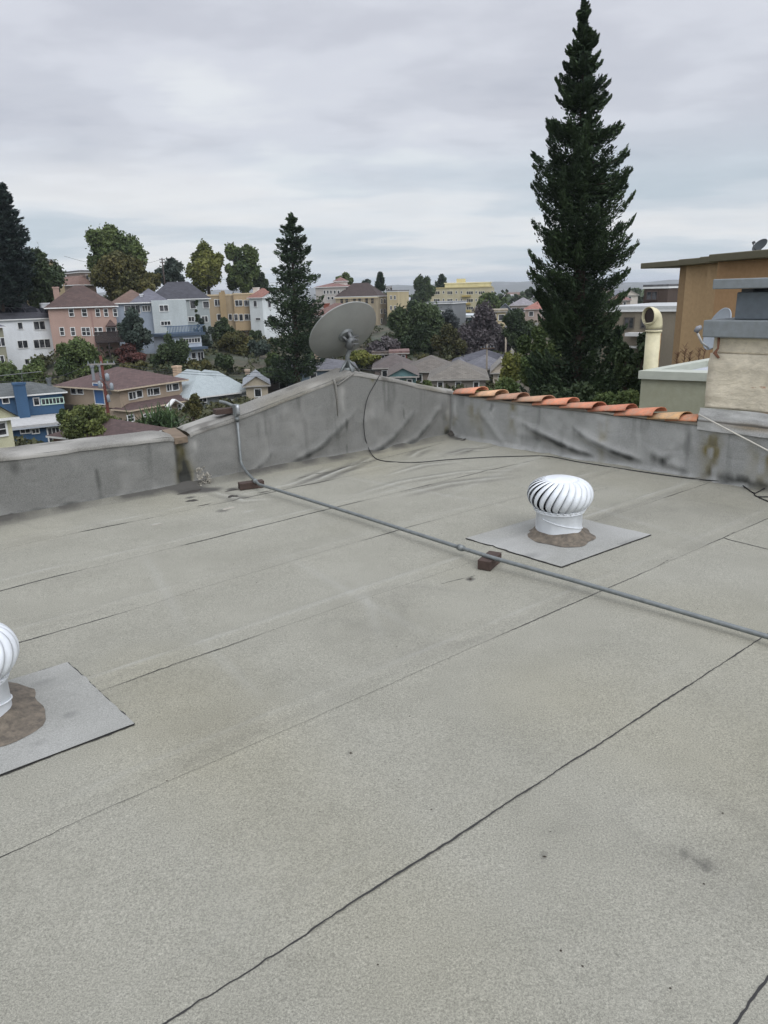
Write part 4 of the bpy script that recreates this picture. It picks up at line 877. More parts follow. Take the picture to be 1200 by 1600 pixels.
u=h.loc(36,597,'F',5)[0]; zc_=h.z(36,597,5); m=MB(); m.tube([(u,5.3,zc_),(u,5.3,zc_+.9)],.03,6); m.tube([(u-2.2,5.3,zc_+.8),(u+2.0,5.3,zc_+.95)],.03,6)
for k in range(7): m.tube([(u-2+k*.6,4.9,zc_+.82+k*.02),(u-2+k*.6,5.7,zc_+.82+k*.02)],.018,5)
m.build('tv_antenna',paint((120,122,124),.7,.4,.6),h.r)
m=MB(); u=h.loc(77,600,'F',9)[0]; z1=h.z(77,590,9); m.tube([(u,9,ut),(u,9,z1)],.22,10); m.tube([(u,9,z1-.3),(u,9,z1)],.3,10); m.build('flue_pipe',paint((140,146,150),.7,.4,.5),h.r)
h=House('valley_house','pale yellow gabled house corner with white window at the left edge',(-40,60),(27,60.8),716,stucco((192,190,160),.85),'house')
h.body(h.z(15,655),9); h.roof('gable',1.5,shingle((96,96,92),.85),.5,axis='y'); h.win(-2,661,7,680,mull=0,rows=1,fw=.14); h.win(3,700,20,712,mull=1)
# --- pale grey hipped house
pg=capsheet('pale_roofing',(.34,.38,.385),(.2,.21,.22),(.48,.5,.5),(1,1,1),grain=.12)
h=House('valley_house','light grey hip-roofed bungalow right of the tan house, above the sloping parapet',(300,88),(395,92),645,stucco((120,126,126),.85),'house')
h.body(h.z(340,618),9); h.roof('hip',2.7,pg,.6,u1=h.w*.72); h.roof('hip',2.3,pg,.6,u0=h.w*.45,v0=1.5,dep=8); h.win(311,622,322,629); h.win(355,625,366,634,mull=1); h.win(380,618,389,627)
a=h.loc(392,612)[0]
small('cream gabled house behind the sloping parapet right of the pale grey roof',386,420,88,604,630,(176,166,146),(150,154,156),1.5,'gable',8,'y',win=1)
small('long mid-grey roofed house low behind the sloping parapet',398,486,100,594,622,(140,132,122),(120,122,124),2.4,'hip',9,win=3,chim=(384,391,578,596))
small('slate-blue walled bungalow with grey roof just left of the dish foot',450,556,98,579,606,(104,120,132),(96,96,100),1.7,'hip',9,win=4,chim=(493,500,553,572))
small('dark rust-walled cottage under the second conifer',446,462,112,578,604,(104,62,50),(84,84,86),1.2,'gable',7,'y',win=1)
small('teal-gabled bungalow with brown-grey roof right of the dish foot',610,650,84,590,610,(96,128,130),(98,90,84),1.3,'gable',9,'y',win=2)
small('wide brown-grey roofed house behind the right end of the gable wall',636,712,94,582,606,(130,120,110),(104,98,90),2.2,'hip',9,win=2,chim=(679,686,566,580))
small('brown-roofed bungalow behind the teal gable',586,646,102,576,598,(120,110,104),(92,84,80),2.2,'hip',8,win=2)
small('small pink-gabled house in the middle of the valley roofs',708,730,97,582,602,(186,166,160),(112,112,116),1.5,'gable',8,'y',win=1)
small('wide grey roof low above the first clay tiles',674,758,74,594,616,(140,134,126),(112,107,98),2.0,'hip',8,win=3)
small('dark slate-roofed house at the back of the valley roofs',708,806,110,570,592,(120,118,118),(84,84,90),2.4,'hip',9,win=3,chim=(748,753,560,574))
small('cream gable house right of the pink gable',770,794,92,584,604,(196,186,170),(140,136,128),1.8,'gable',8,'y',win=1)
small('grey gabled house left of the yellow-green tree',728,786,101,578,598,(150,150,148),(104,104,108),2.0,'hip',8,win=2)
small('old brick-red shed with tin roof under the big dark tree',612,636,112,553,568,(112,60,48),(120,96,90),.3,'flat',4,win=2)
small('dark brown wooden shed left of the brick-red shed',585,612,114,554,567,(66,54,48),(90,80,72),.3,'flat',4,win=1)
# --- ochre building at right
och=stucco((188,158,118),.92,1,.08); och2=stucco((166,138,102),.84,1,.08)
h=House('apartment_building','large ochre stucco building with olive roof fascia at the right edge',(1043,24),(1290,19),640,och,'building')
top=h.z(1056,417)
us=[h.loc(x,480)[0] for x in (1054,1078,1122)]
u3=h.loc(1170,480)[0]
offs=[(0,us[1],0,och2),(us[1],us[2],-.22,och),(us[2],u3,-.42,och),(u3,h.w,-1.0,stucco((188,150,108),.82))]
for i,(a,b,o,mt2) in enumerate(offs):
    h.body(top+.0,8 if i else 8,u0=a,u1=b-(.0 if i==3 else .002),v0=o,z0=-6,mat=mt2,name='wall')
olv=paint((104,98,72),.75)
for i,(a,b,o,_) in enumerate(offs):
    m=MB(); aa=a-(1.75 if i==0 else 0); m.box(aa,b-.003,o-.28,7.4,top+.002,top+.17+.004*i); m.build('roof_fascia',olv,h.r,bevel=.02)
h.box('downpipe',stucco((190,180,150)),u3-.25,u3-.12,-.56,-.43,top-1.4,top-.02); h.box('soffit_beam',stucco((150,90,60)),us[2]+.9,u3-.0,-.6,-.43,top-.18,top-.03)
u=h.loc(1140,470)[0]; h.win(1128,462,1142,476,off=-.43,mull=2,rows=2,frame=paint((90,110,100)))
# --- sage green neighbour with metal-capped roof
sg=stucco((156,157,136),.92)
nb=empty('neighbour_building',at(1000,620,9.6),0,'sage green flat-roofed building with pale metal roof edge just beyond the clay tiles','building')
zt=at(1003,579,9.6)[2]
p=[gz(1003,579,zt),gz(1130,583,zt),gz(1190,566,zt),gz(1108,560,zt)]
p=[np.array([*q[:2]]) for q in p]; cc=sum(p)/4
o_=np.array(nb.location)
MB().prism([tuple(q-o_[:2]) for q in (p[0],p[1],p[2],p[3])],-12-o_[2],zt-.10-o_[2]).build('wall',sg,nb)
def inset(k): return [tuple(q+(cc-q)/np.linalg.norm(cc-q)*k-o_[:2]) for q in p]
ou=inset(-.05); inn=inset(.28); m=MB(); z0=zt-.10-o_[2]+.003; z1=zt-o_[2]
m.add([(x,y,z0) for x,y in ou]+[(x,y,z1) for x,y in ou]+[(x,y,z1) for x,y in inn]+[(x,y,z0+.01) for x,y in inn],[(i,(i+1)%4,(i+1)%4+4,i+4) for i in range(4)]+[(i+4,(i+1)%4+4,(i+1)%4+8,i+8) for i in range(4)]+[(i+8,(i+1)%4+8,(i+1)%4+12,i+12) for i in range(4)])
m.build('roof_edge',paint((186,190,176),.8,.5),nb)
m=MB(); m.add([(x,y,z0+.012) for x,y in inn],[(0,1,2,3)]); m.build('roof_membrane',capsheet('pale_membrane',(.40,.42,.45),(.2,.2,.2),(.5,.5,.52),(1,1,1),grain=.3),nb)
# cream elbow flue
fb=at(1017,580,10.6); sp_=10.6
cf=empty('flue_pipe',fb); tag(cf,'cream painted metal flue with a hooded elbow and rust streak beyond the tiles','flue')
m=MB(); topz=at(1020,518,sp_); x0=at(1005,550,sp_); w_=(at(1032,540,sp_)-at(1006,540,sp_))
rr=float(np.linalg.norm(w_)/2); cr=paint((208,200,164),.85,.5,var=.2)
cxy=at(1018,560,sp_); m.tube([(cxy[0],cxy[1],fb[2]-1.2),(cxy[0],cxy[1],topz[2]+.0)],rr*.92,20,True); m.build('pipe',cr,cf,True,off=cf.location)
m=MB(); m.tube([(cxy[0],cxy[1],topz[2]-.005),(cxy[0],cxy[1],topz[2]+.02)],rr*1.02,20); m.build('joint_ring',cr,cf,True,off=cf.location)
m=MB(); hd=[]; L_=-np.array(ray(1020,500)); L_[2]=0; L_/=np.linalg.norm(L_); side=np.array([-.93,-.35,0]); side/=np.linalg.norm(side); tz=topz[2]
for k in range(8):
    q=k/7*math.pi*.5; hd.append(np.array([cxy[0],cxy[1],tz+.04])+side*(.07*(1-math.cos(q)))+np.array([0,0,.16*math.sin(q)]))
hd.append(hd[-1]+side*.045)
m.tube(hd,[rr*.98+.02*k/8 for k in range(9)],20,False); o=m.build('hood',cr,cf,True,off=cf.location); sd=o.modifiers.new('s','SOLIDIFY'); sd.thickness=.006
m=MB(); e=hd[-1]-side*.04; m.tube([e,e+side*.01],rr*.93,20); m.build('mouth_shade_disc',paint((40,26,22)),cf,off=cf.location)  # dark disc across the opening, its colour standing in for shade inside the hood
m=MB(); rp=-side; 
for k in range(7): m.add([(0,0,0)]*0,[])
a0=math.atan2(-side[1],-side[0])
V=[];H_=8
for k in range(H_+1):
    w2=.14+.08*math.sin(k*1.7)
    for s_ in (-1,1): V.append((cxy[0]+rr*.93*math.cos(a0-.9+s_*w2),cxy[1]+rr*.93*math.sin(a0-.9+s_*w2),topz[2]-.02-(topz[2]-fb[2])*k/H_*1.0))
m.add(V,[(2*k,2*k+1,2*k+3,2*k+2) for k in range(H_)]); m.build('rust_streak',paint((190,130,60),.7,.8,var=.5),cf,off=cf.location)
# dish beside the chimney
c1=at(1120,514,8.2); n1_=np.array([-.93,-.06,.36]); dk2=paint((168,176,182),.8,.45,.1)
ds=empty('satellite_dish',c1+np.array([0,0,-.35]),0,'small pale grey satellite dish behind the left side of the cream chimney','satellite dish')
m,x,y,n=dish_mesh(.19,.03,c1,n1_,1.1); m.build('reflector',dk2,ds,True,off=ds.location)
m=MB(); tip=at(1090,521,8.0); m.tube([c1-y*.2-n*.02,(c1-y*.24+tip)/2,tip],.011,8); m.build('feed_arm',paint((190,190,186)),ds,True,off=ds.location)
m=MB(); q=at(1087,519,8.0); m.tube([q,q+np.array([.02,0,.035]),q+np.array([.05,.0,.05])],[.024,.028,.02],10); m.build('receiver_head',paint((120,122,126)),ds,True,off=ds.location)
m=MB(); m.tube([c1-n*.03,c1-n*.12,c1-n*.12+np.array([0,0,-.55])],.018,10); m.build('mast',galv,ds,True,off=ds.location)
# small black dish on the ochre roof
dd=22.0; c2=at(1187,383,dd); ds=empty('satellite_dish',at(1188,400,dd),0,'tiny black satellite dish on a thin post on top of the ochre building','satellite dish')
m,x,y,n=dish_mesh(.19,.03,c2,np.array([-.72,-.25,.64]),1.0); m.build('reflector',paint((50,58,60),.7,.5),ds,True,off=ds.location)
m=MB(); b=at(1188,402,dd); m.tube([b,c2-n*.05],.022,8); m.build('mast',paint((150,152,150)),ds,True,off=ds.location)
m=MB(); tp=at(1176,380,dd); m.tube([c2-y*.17,tp],.012,6); m.tube([tp,tp+np.array([.05,0,.03])],.035,8); m.build('feed_arm',paint((60,62,64)),ds,True,off=ds.location)
# ---------------------------------------------------------------- terrain
TPn=None
def terr(x,y):
    x=np.asarray(x,float); y=np.asarray(y,float); T=TPn
    d2=(x[...,None]-T[:,0])**2+(y[...,None]-T[:,1])**2; w=1/(d2+16)**2; z=(w*T[:,2]).sum(-1)/w.sum(-1)
    r=np.hypot(x,y); f=np.clip((r-330)/500,0,1); f=f*f*(3-2*f); z=z*(1-f)+(-46)*f
    return z
def tpt(px,py,d): q=at(px,py,d); TP.append(tuple(q))
for px,py,d in ((-150,450,150),(60,470,150),(-300,440,150),(180,470,165),(330,470,190),(430,480,200),(260,580,100),(330,585,100),(400,575,112),(440,590,100),(340,540,135),(60,600,105),(150,590,105),(600,545,130),(700,560,125),(780,560,120),(560,560,125),(640,520,190),(840,520,150),(900,600,60),(960,620,40),(820,620,45),(430,560,120),(120,560,118),(-80,640,90),(400,640,80),(560,625,78),(700,640,60),(790,640,55),(900,500,200),(600,480,300),(800,480,300),(950,490,260),(1100,520,150)): tpt(px,py,d)
q=at(0,455,420)
for px in range(-600,1800,200): p=at(px,478,330); TP.append(tuple(p))
TPn=np.array(TP)
rad=np.concatenate([[.5],np.geomspace(4,14000,150)]); an=np.radians(np.linspace(-180,180,241))
RR,AA=np.meshgrid(rad,an,indexing='ij'); X=RR*np.sin(AA); Y=RR*np.cos(AA)
Zt=terr(X,Y); 
cosb=np.where(RR>900,1,0); Zt+=np.where((RR>20)&(RR<600),(smooth_noise(X,Y,.12,201)-.5)*1.2,0)
# far ridge of low hills on the horizon
ridge=np.exp(-((RR-4900)/900)**2)*(88+30*(smooth_noise(AA*9,RR*0,1.0,203)-.5)+14*(smooth_noise(AA*40,RR*0,1.0,204)-.5)); Zt+=ridge
t=NT('ground'); v=t.tc.outputs['Object']
c=t.mix(t.ramp(t.noise(.09,6,.65),[(.4,0.0),(.6,1.0)]),(.03,.042,.02),(.085,.068,.05)); c=t.mix(t.ramp(t.noise(.5,5,.7),[(.45,0.0),(.7,.7)]),c,(.022,.034,.016)); c=t.mix(t.ramp(t.noise(.008,6,.75),[(.52,0.0),(.62,.6)]),c,(.2,.2,.19))
t.base(c); t.rough(1.0); t.bump(t.noise(1.5,5),.6,.3)
tag(link('ground',gridmesh('ground',np.stack([X,Y,Zt],-1),flip=True),t.m),kind='structure')
# ---------------------------------------------------------------- distant town, trees of the plain
def frus(px): d=ray(px,470); return math.atan2(d[0],d[1])
rg=np.random.default_rng(5)
cols=[(200,198,192),(170,160,150),(214,210,200),(150,120,104),(140,142,146),(186,176,150)]
mbs=[MB() for _ in cols]; rfs=[MB() for _ in range(3)]
for k in range(1500):
    a=rg.uniform(frus(560),frus(1080)) if k%4 else rg.uniform(frus(-200),frus(1400)); r=float(np.exp(rg.uniform(math.log(430),math.log(5500))))
    x,y=r*math.sin(a),r*math.cos(a); z=float(terr(x,y)); w=rg.uniform(5,9)*(1 if r<1200 else rg.uniform(1,2.2)); d=rg.uniform(5,8); hh=rg.uniform(5,9)*(1+.3*(r>1500)*rg.random()); 
    i=rg.integers(len(cols)); mbs[i].box(x-w,x+w,y-d,y+d,z-2,z+hh)
    if rg.random()<.7: rfs[rg.integers(3)].add([(x-w-.5,y-d-.5,z+hh),(x+w+.5,y-d-.5,z+hh),(x+w+.5,y+d+.5,z+hh),(x-w-.5,y+d+.5,z+hh),(x-w*.4,y,z+hh+2.6),(x+w*.4,y,z+hh+2.6)],[(0,1,5,4),(1,2,5),(2,3,4,5),(3,0,4)])
tw=empty('distant_town',(0,0,0)); tag(tw,'far-off town of pale roofs spread over the plain','town',kind='stuff')
for m,c in zip(mbs,cols): tag(m.build('distant_walls',stucco(c,.85,.05),tw),kind='stuff')
for m,c in zip(rfs,((120,100,92),(110,112,118),(150,150,152))): tag(m.build('distant_roofs',paint(c,.8,.9,scale=.05),tw),kind='stuff')
def quadcloud(C,D,S,l,w):
    """rhombic leaves: centre C, long axis D, side S"""
    a=C-D*l[:,None]; b=C+S*w[:,None]; c=C+D*l[:,None]; d=C-S*w[:,None]; return np.stack([a,b,c,d],1).reshape(-1,3)
def unit(v): return v/np.linalg.norm(v,axis=-1,keepdims=True)
Cs=[];Ls=[]
for k in range(2600):
    a=rg.uniform(frus(540),frus(1100)) if k%4 else rg.uniform(frus(-200),frus(1400)); r=float(np.exp(rg.uniform(math.log(360),math.log(6500)))); x,y=r*math.sin(a),r*math.cos(a); z=float(terr(x,y)); R=rg.uniform(2.2,3.6)*(1+(r>900)*.6+(r>2000)*rg.uniform(0,1.5)); n=44
    p=unit(rg.normal(size=(n,3)))*rg.uniform(.5,1,(n,1))*np.array([R,R,R*1.15])+np.array([x,y,z+R*1.1]); Cs.append(p); Ls.append(np.full(n,R*.42))
C_=np.concatenate(Cs); l=np.concatenate(Ls); n=len(C_); D=unit(rg.normal(size=(n,3))); S_=unit(np.cross(D,rg.normal(size=(n,3))))
fo=foliage((.022,.034,.02),(.045,.06,.03),scale=.02)
tag(link('distant_trees',npmesh('distant_trees',quadcloud(C_,D,S_,l,l*.7),n,rg.random(n)),fo),'far-off street trees scattered over the plain','trees',kind='stuff')
# ---------------------------------------------------------------- trees
bark=wood((72,58,48),.8)
def conifer(name,label,px0,py0,px1,py1,d,prof,nb,leaf,cols,seed,per=70,upturn=.35,droop=.14,fanw=.2,whorl=0,vth=.2):
    """prof: list of (photo row, half width in photo px)"""
    g=np.random.default_rng(seed); b=at(px0,py0,d); tt=at(px1,py1,d); k=d/F*1.0; Hh=tt[2]-b[2]
    r=empty(name,b,0,label,'tree'); rows=np.array([q[0] for q in prof],float); hw=np.array([q[1] for q in prof],float)*k*.97
    fr_=np.clip((py0-rows)/(py0-py1),0,1)[::-1]; hw=hw[::-1]
    hb=float(b[2]-terr(b[0],b[1]))+1
    m=MB(); m.tube([(0,0,-hb),(0,0,0)]+[((tt[0]-b[0])*q,(tt[1]-b[1])*q,Hh*q) for q in (.25,.5,.75,.97)],[Hh*.022,Hh*.02,Hh*.016,Hh*.011,Hh*.006,.02],10); m.build('trunk',bark,r,True)
    C=[];D=[];S=[];l=[];w=[];sh=[]; lm=MB(); WJ=g.uniform(-.3,.3,64)
    for i in range(nb):
        f=(i+g.random())/nb; az=g.random()*2*math.pi
        if whorl: wc=(math.floor(f*whorl)+.5+WJ[int(f*whorl)%64])/whorl; f=float(np.clip(wc+(f*whorl%1-.5)*.45/whorl+.25/whorl*math.sin(az*2+wc*40),0,.995))
        L=float(np.interp(f,fr_,hw))*(g.uniform(.8,1.04) if g.random()<.8 else g.uniform(.5,.8))+.05
        o=np.array([(tt[0]-b[0])*f,(tt[1]-b[1])*f,Hh*f]); out=np.array([math.cos(az),math.sin(az),0]); sd=np.array([-out[1],out[0],0])
        dr_=droop*g.uniform(.5,1.5)*(1-.6*f); up=upturn*g.uniform(.6,1.4); n=int(per*(.35+L/ max(hw.max(),.1)))
        t_=g.random(n)**.6*.96+.04; 
        def pos(t_): return o+out*(L*t_)[:,None]+np.array([0,0,1])*(L*(-dr_*np.sin(t_*2.6)*1.2+up*t_**3.2))[:,None]
        wid=fanw*L*np.sin(np.clip(t_*1.02,0,1)**.7*math.pi*.96)**.8+leaf*.4
        pp=pos(t_)+sd*(g.normal(size=n)*wid*.55)[:,None]+np.array([0,0,1])*(g.normal(size=n)*wid*vth-np.abs(g.normal(size=n))*wid*.3)[:,None]
        tan_=unit(pos(np.minimum(t_+.05,1.05))-pos(t_)); dd_=unit(tan_*1.0+sd*(g.normal(size=n)*.7)[:,None]+np.array([0,0,1])*(g.normal(size=n)*.35+.15)[:,None])
        ss=unit(np.cross(dd_,unit(np.array([0,0,1.])+g.normal(size=(n,3))*.7)))
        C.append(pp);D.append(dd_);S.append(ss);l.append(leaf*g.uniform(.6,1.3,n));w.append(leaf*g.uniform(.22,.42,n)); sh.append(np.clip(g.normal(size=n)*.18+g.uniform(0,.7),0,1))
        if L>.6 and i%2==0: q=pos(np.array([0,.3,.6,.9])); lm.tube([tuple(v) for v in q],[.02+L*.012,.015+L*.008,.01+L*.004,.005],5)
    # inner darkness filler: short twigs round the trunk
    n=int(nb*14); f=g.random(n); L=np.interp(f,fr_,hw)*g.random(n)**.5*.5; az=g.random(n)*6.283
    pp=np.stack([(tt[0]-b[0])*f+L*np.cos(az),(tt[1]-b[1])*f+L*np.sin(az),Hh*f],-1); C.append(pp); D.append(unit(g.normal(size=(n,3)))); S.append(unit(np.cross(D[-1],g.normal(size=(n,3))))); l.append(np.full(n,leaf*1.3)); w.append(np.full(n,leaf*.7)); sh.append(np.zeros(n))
    C=np.concatenate(C);n=len(C); V=quadcloud(C,np.concatenate(D),np.concatenate(S),np.concatenate(l),np.concatenate(w))
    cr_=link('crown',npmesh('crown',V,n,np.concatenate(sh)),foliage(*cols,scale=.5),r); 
    if lm.v: lm.build('limbs',bark,cr_)
    return r
dkc=((.016,.028,.017),(.032,.052,.026),(.065,.10,.042))
prof=[(0,3),(22,9),(50,16),(75,24),(100,33),(118,36),(140,38),(166,50),(190,52),(210,66),(235,76),(265,72),(300,72),(330,76),(362,82),(400,80),(440,70),(470,62),(500,64),(530,78),(570,86),(620,90)]
conifer('redwood_tree','tall dark redwood spire rising high above the skyline behind the clay tiles',903,640,912,0,34,prof,380,.085,dkc,27,per=430,upturn=.26,droop=.16,fanw=.19,whorl=24,vth=.40)
prof=[(333,2),(345,12),(370,22),(395,30),(420,38),(445,46),(470,44),(500,48),(530,50),(560,46),(590,40)]
conifer('conifer_tree','dark ragged conifer standing left of the big dish against the sky',464,590,455,333,88,prof,120,.20,dkc,22,per=170,upturn=.10,droop=.10,fanw=.28,whorl=17,vth=.4)
prof=[(288,2),(310,12),(340,24),(370,34),(400,44),(415,48),(430,44),(470,34)]
conifer('conifer_tree','broad blue-green conifer at the far left edge above the houses',2,470,4,288,122,prof,240,.33,((.012,.022,.022),(.022,.036,.03),(.04,.06,.045)),23,per=90,upturn=.05,droop=.05,fanw=.3,vth=.3)
for px,w_,t_,b_,d,lb in ((594,8,428,452,222,'small pointed conifer behind the mansard roof'),(690,11,430,450,290,'ragged small conifer on the skyline left of the yellow block')):
    conifer('conifer_tree',lb,px,b_,px,t_,d,[(t_,1),((t_+b_)/2,w_*.8),(b_,w_)],60,.7,dkc,int(px),per=24)
for px,t_,b_,w_,d,lb in ((985,548,640,8,31,'thin dark cypress column close to the right side of the redwood'),(966,512,640,9,33,'narrow cypress with bare tip immediately right of the redwood'),(1000,600,650,8,28,'short dark cypress beside the sage green building')):
    conifer('cypress_tree',lb,px-4,b_,px,t_,d,[(t_,1),(t_+20,w_*.5),(t_+45,w_),(b_,w_)],120,.12,dkc,int(px),per=30,upturn=.9,droop=0)
def broad(name,label,px,yt,yb,wpx,d,cols,leaf,seed,nl=None,lobes=14,trunk=True,cat='tree',rag=.6,flat=1.0):
    g=np.random.default_rng(seed); b=at(px,yb,d); k=d/F; R=wpx*k/2; Hh=(yb-yt)*k
    r=empty(name,b,0,label,cat); gz_=float(terr(b[0],b[1]))-b[2]
    L=[]; 
    for i in range(int(lobes*2.3)):
        v=unit(g.normal(size=3)); q=g.random()**.4*.84; L.append((np.array([v[0]*R*q,v[1]*R*q,Hh*.52+v[2]*Hh*.47*q]),g.uniform(.12,.31)))
    L.append((np.array([g.normal()*R*.1,0,Hh*.42]),.42)); leaf*=.62
    if trunk:
        m=MB(); fork=np.array([0,0,Hh*.25]); m.tube([(0,0,min(gz_-.3,-.3)),(0,0,0),tuple(fork)],[R*.08+.08,R*.07+.06,R*.055+.05],8); m.build('trunk',bark,r,True)
    C=[];D=[];sh=[];lm=MB()
    for c,s in L:
        n=int((nl or 900)*2.3*(s/.36)**1.6)+90; v=unit(g.normal(size=(n,3))); rad_=(g.uniform(.45,1.0,(n,1))**.6)*(1+rag*(g.random((n,1))**3)*.8)
        bump=1+.22*np.sin(v[:,0:1]*7+seed)*np.sin(v[:,1:2]*6+seed*2)*np.sin(v[:,2:3]*8)
        p=c+v*rad_*bump*np.array([R*s,R*s,min(Hh*.5*s*1.15,R*s*1.25)*flat]); C.append(p); D.append(v); sh.append(np.clip(g.uniform(0,.75)+g.normal(size=n)*.18+v[:,2]*.0,0,1))
        if trunk and g.random()<.7: lm.tube([(0,0,Hh*.2),tuple(c*.5+np.array([0,0,Hh*.12])),tuple(c)],[R*.045+.03,R*.03+.02,.03],5)
    C=np.concatenate(C);v=np.concatenate(D);n=len(C); D=unit(g.normal(size=(n,3))+v*.3); S=unit(np.cross(D,g.normal(size=(n,3))+v)); l=leaf*g.uniform(.6,1.3,n)
    keep=C[:,2]>.02*Hh
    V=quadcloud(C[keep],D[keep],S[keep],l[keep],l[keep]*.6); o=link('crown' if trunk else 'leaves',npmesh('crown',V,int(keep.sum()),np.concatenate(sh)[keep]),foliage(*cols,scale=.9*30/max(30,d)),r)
    if lm.v: lm.build('limbs',bark,o)
    return r
G1=((.035,.055,.02),(.065,.095,.03),(.11,.14,.045)); G2=((.022,.036,.018),(.04,.06,.026),(.07,.095,.04)); GY=((.07,.085,.02),(.12,.13,.03),(.19,.19,.05)); GB=((.028,.042,.034),(.05,.068,.052),(.085,.105,.08)); GP=((.05,.042,.045),(.08,.068,.07),(.13,.12,.12)); GO=((.045,.05,.02),(.075,.075,.027),(.12,.105,.035)); GR=((.05,.022,.02),(.08,.035,.03),(.12,.05,.04))
B=[('broadleaf_tree','tall green tree with two rounded heads on the skyline above the blue-grey house',186,356,470,80,152,G1,.5,14),
('broadleaf_tree','lower olive-brown tree in front of the two-headed skyline tree',197,405,478,92,145,GO,.5,12),
('broadleaf_tree','big round dark evergreen on the ridge above the white house',60,410,490,76,130,G2,.45,14),
('broadleaf_tree','yellow-green tree on the skyline left of the ochre apartments',327,388,462,64,185,GY,.6,12),
('broadleaf_tree','green tree with narrow top directly above the ochre apartments',381,386,462,54,185,G1,.6,12),
('broadleaf_tree','small dark tree under the bare pole on the ridge',268,413,450,46,170,GB,.5,9),
('broadleaf_tree','low dark tree between the two skyline trees and the conifer',408,428,462,26,190,G2,.5,7),
('broadleaf_tree','low yellow-brown bush on the ridge right of the olive-brown tree',236,424,458,44,165,GO,.5,7),
('broadleaf_tree','mid green tree hiding the foot of the white house',46,568,640,74,104,G1,.32,12),
('broadleaf_tree','wide green tree between the white house and the tan house roof',136,537,612,92,106,G1,.32,14),
('broadleaf_tree','grey-green tree in front of the blue-grey house',214,487,560,50,113,GB,.34,10),
('broadleaf_tree','dark tree in front of the little blue deck house',268,520,600,58,108,G2,.33,11),
('shrub','dark red-leaved bush below the pink house balcony',205,545,578,60,112,GR,.34,8),
('shrub','yellowish bush right of the red-leaved bush',216,562,592,50,106,GO,.3,7),
('broadleaf_tree','small grey-green tree at the foot of the charcoal-roofed house',322,498,562,28,128,GB,.38,8),
('shrub','pointed dark green bush at the left foot of the ochre apartments',352,500,545,36,140,G2,.4,8),
('shrub','olive bush in the garden below the ochre apartments',372,520,560,56,128,GO,.38,9),
('shrub','grey-green bush on the bare slope left of the second conifer',405,530,560,40,124,GB,.35,8),
('shrub','dark bush at the bottom of the slope above the pale grey roof',352,552,590,36,112,G2,.34,8),
('shrub','olive bush above the pale grey roof chimney',312,562,590,44,108,GO,.33,8),
('shrub','rounded dark bush under the ochre apartments corner',400,516,536,24,146,G2,.4,6),
('shrub','low green bush on the dirt slope beside the second conifer',424,552,574,26,116,G1,.35,6),
('broadleaf_tree','yellow-green tree at the foot of the reddish utility pole',150,636,700,92,66,((.05,.065,.022),(.09,.11,.03),(.16,.18,.05)),.24,13),
('broadleaf_tree','tiny autumn-yellow street tree right of the tan house porch',303,612,662,34,70,GO,.22,7),
('shrub','yellow-green shrub in front of the blue house wall',100,640,668,20,78,G1,.25,5),
('broadleaf_tree','large dark oak in the centre of the view right of the mansard block',648,462,590,96,128,G2,.42,18),
('broadleaf_tree','smaller dark-olive tree against the right of the central oak',702,512,582,52,122,((.03,.036,.016),(.055,.058,.024),(.09,.08,.03)),.38,10),
('broadleaf_tree','wide purple-grey tree in the centre valley below the yellow block',752,488,590,92,126,GP,.4,16),
('broadleaf_tree','grey-leaved tree beside the weathered grey house',706,482,560,46,135,((.05,.06,.06),(.08,.09,.09),(.12,.13,.13)),.4,9),
('broadleaf_tree','round green tree at the right corner of the yellow block',762,462,500,38,200,G1,.55,10),
('broadleaf_tree','dense dark tree on the skyline left of the yellow block',661,432,480,34,250,G2,.7,10),
('broadleaf_tree','small tree on the skyline behind the white villa',538,431,452,28,240,G1,.7,7),
('broadleaf_tree','faint thin tree behind the mansard roof',572,438,450,18,260,GB,.7,5),
('broadleaf_tree','round dark tree on the plain left of the redwood',828,447,470,15,330,G2,.8,6),
('broadleaf_tree','low green tree right of the yellow block corner',786,470,492,30,215,G1,.6,7),
('broadleaf_tree','dark green tree beside the left flank of the redwood',806,486,560,56,112,G2,.36,12),
('broadleaf_tree','bright yellow-green tree in front of the valley houses left of the redwood',803,552,620,58,66,GY,.24,11),
('broadleaf_tree','mid green bushy tree merging with the left base of the redwood',838,500,650,66,42,G1,.17,16),
('broadleaf_tree','dark leafy tree filling the base right of the redwood',958,520,650,44,40,G2,.16,12),
('broadleaf_tree','tall dark bush mass between the redwood and the cream flue',984,510,660,56,27,G2,.12,12),
('shrub','green shrubs showing just over the first clay tiles',775,592,650,80,30,G1,.13,10),
('shrub','dark green shrub behind the middle clay tiles',890,598,660,110,27,G2,.12,12),
('shrub','low green shrub tucked behind the tiles beside the sage building',965,612,665,80,22,G1,.10,10),
('shrub','small green sapling just above the last stretch of the left parapet',662,590,630,30,48,G1,.17,6),
('shrub','brown-green scrub on the slope right of the dish',596,528,566,66,118,GP,.38,9),
('shrub','bright green hedge under the dish rim',566,548,572,64,110,GY,.34,8),
('shrub','olive shrub in front of the brick-red shed',660,556,586,36,104,GO,.32,7),
('shrub','small green shrub between the oak foot and the valley roofs',690,560,584,24,108,GY,.32,5),
('shrub','low dark shrubs right of the oak foot',738,562,590,60,112,G2,.34,8),
('shrub','dark ivy clump on the wall of the charcoal-roofed house',311,468,520,8,136.6,G2,.3,5),
('shrub','dark vine pillar beside the cream ridge house',12,445,510,26,132,G2,.35,7),
('broadleaf_tree','dark tree under the second conifer on the right',500,540,590,44,104,G2,.33,8),
('shrub','dark hedge at the foot of the second conifer',430,575,602,90,97,G2,.3,9)]
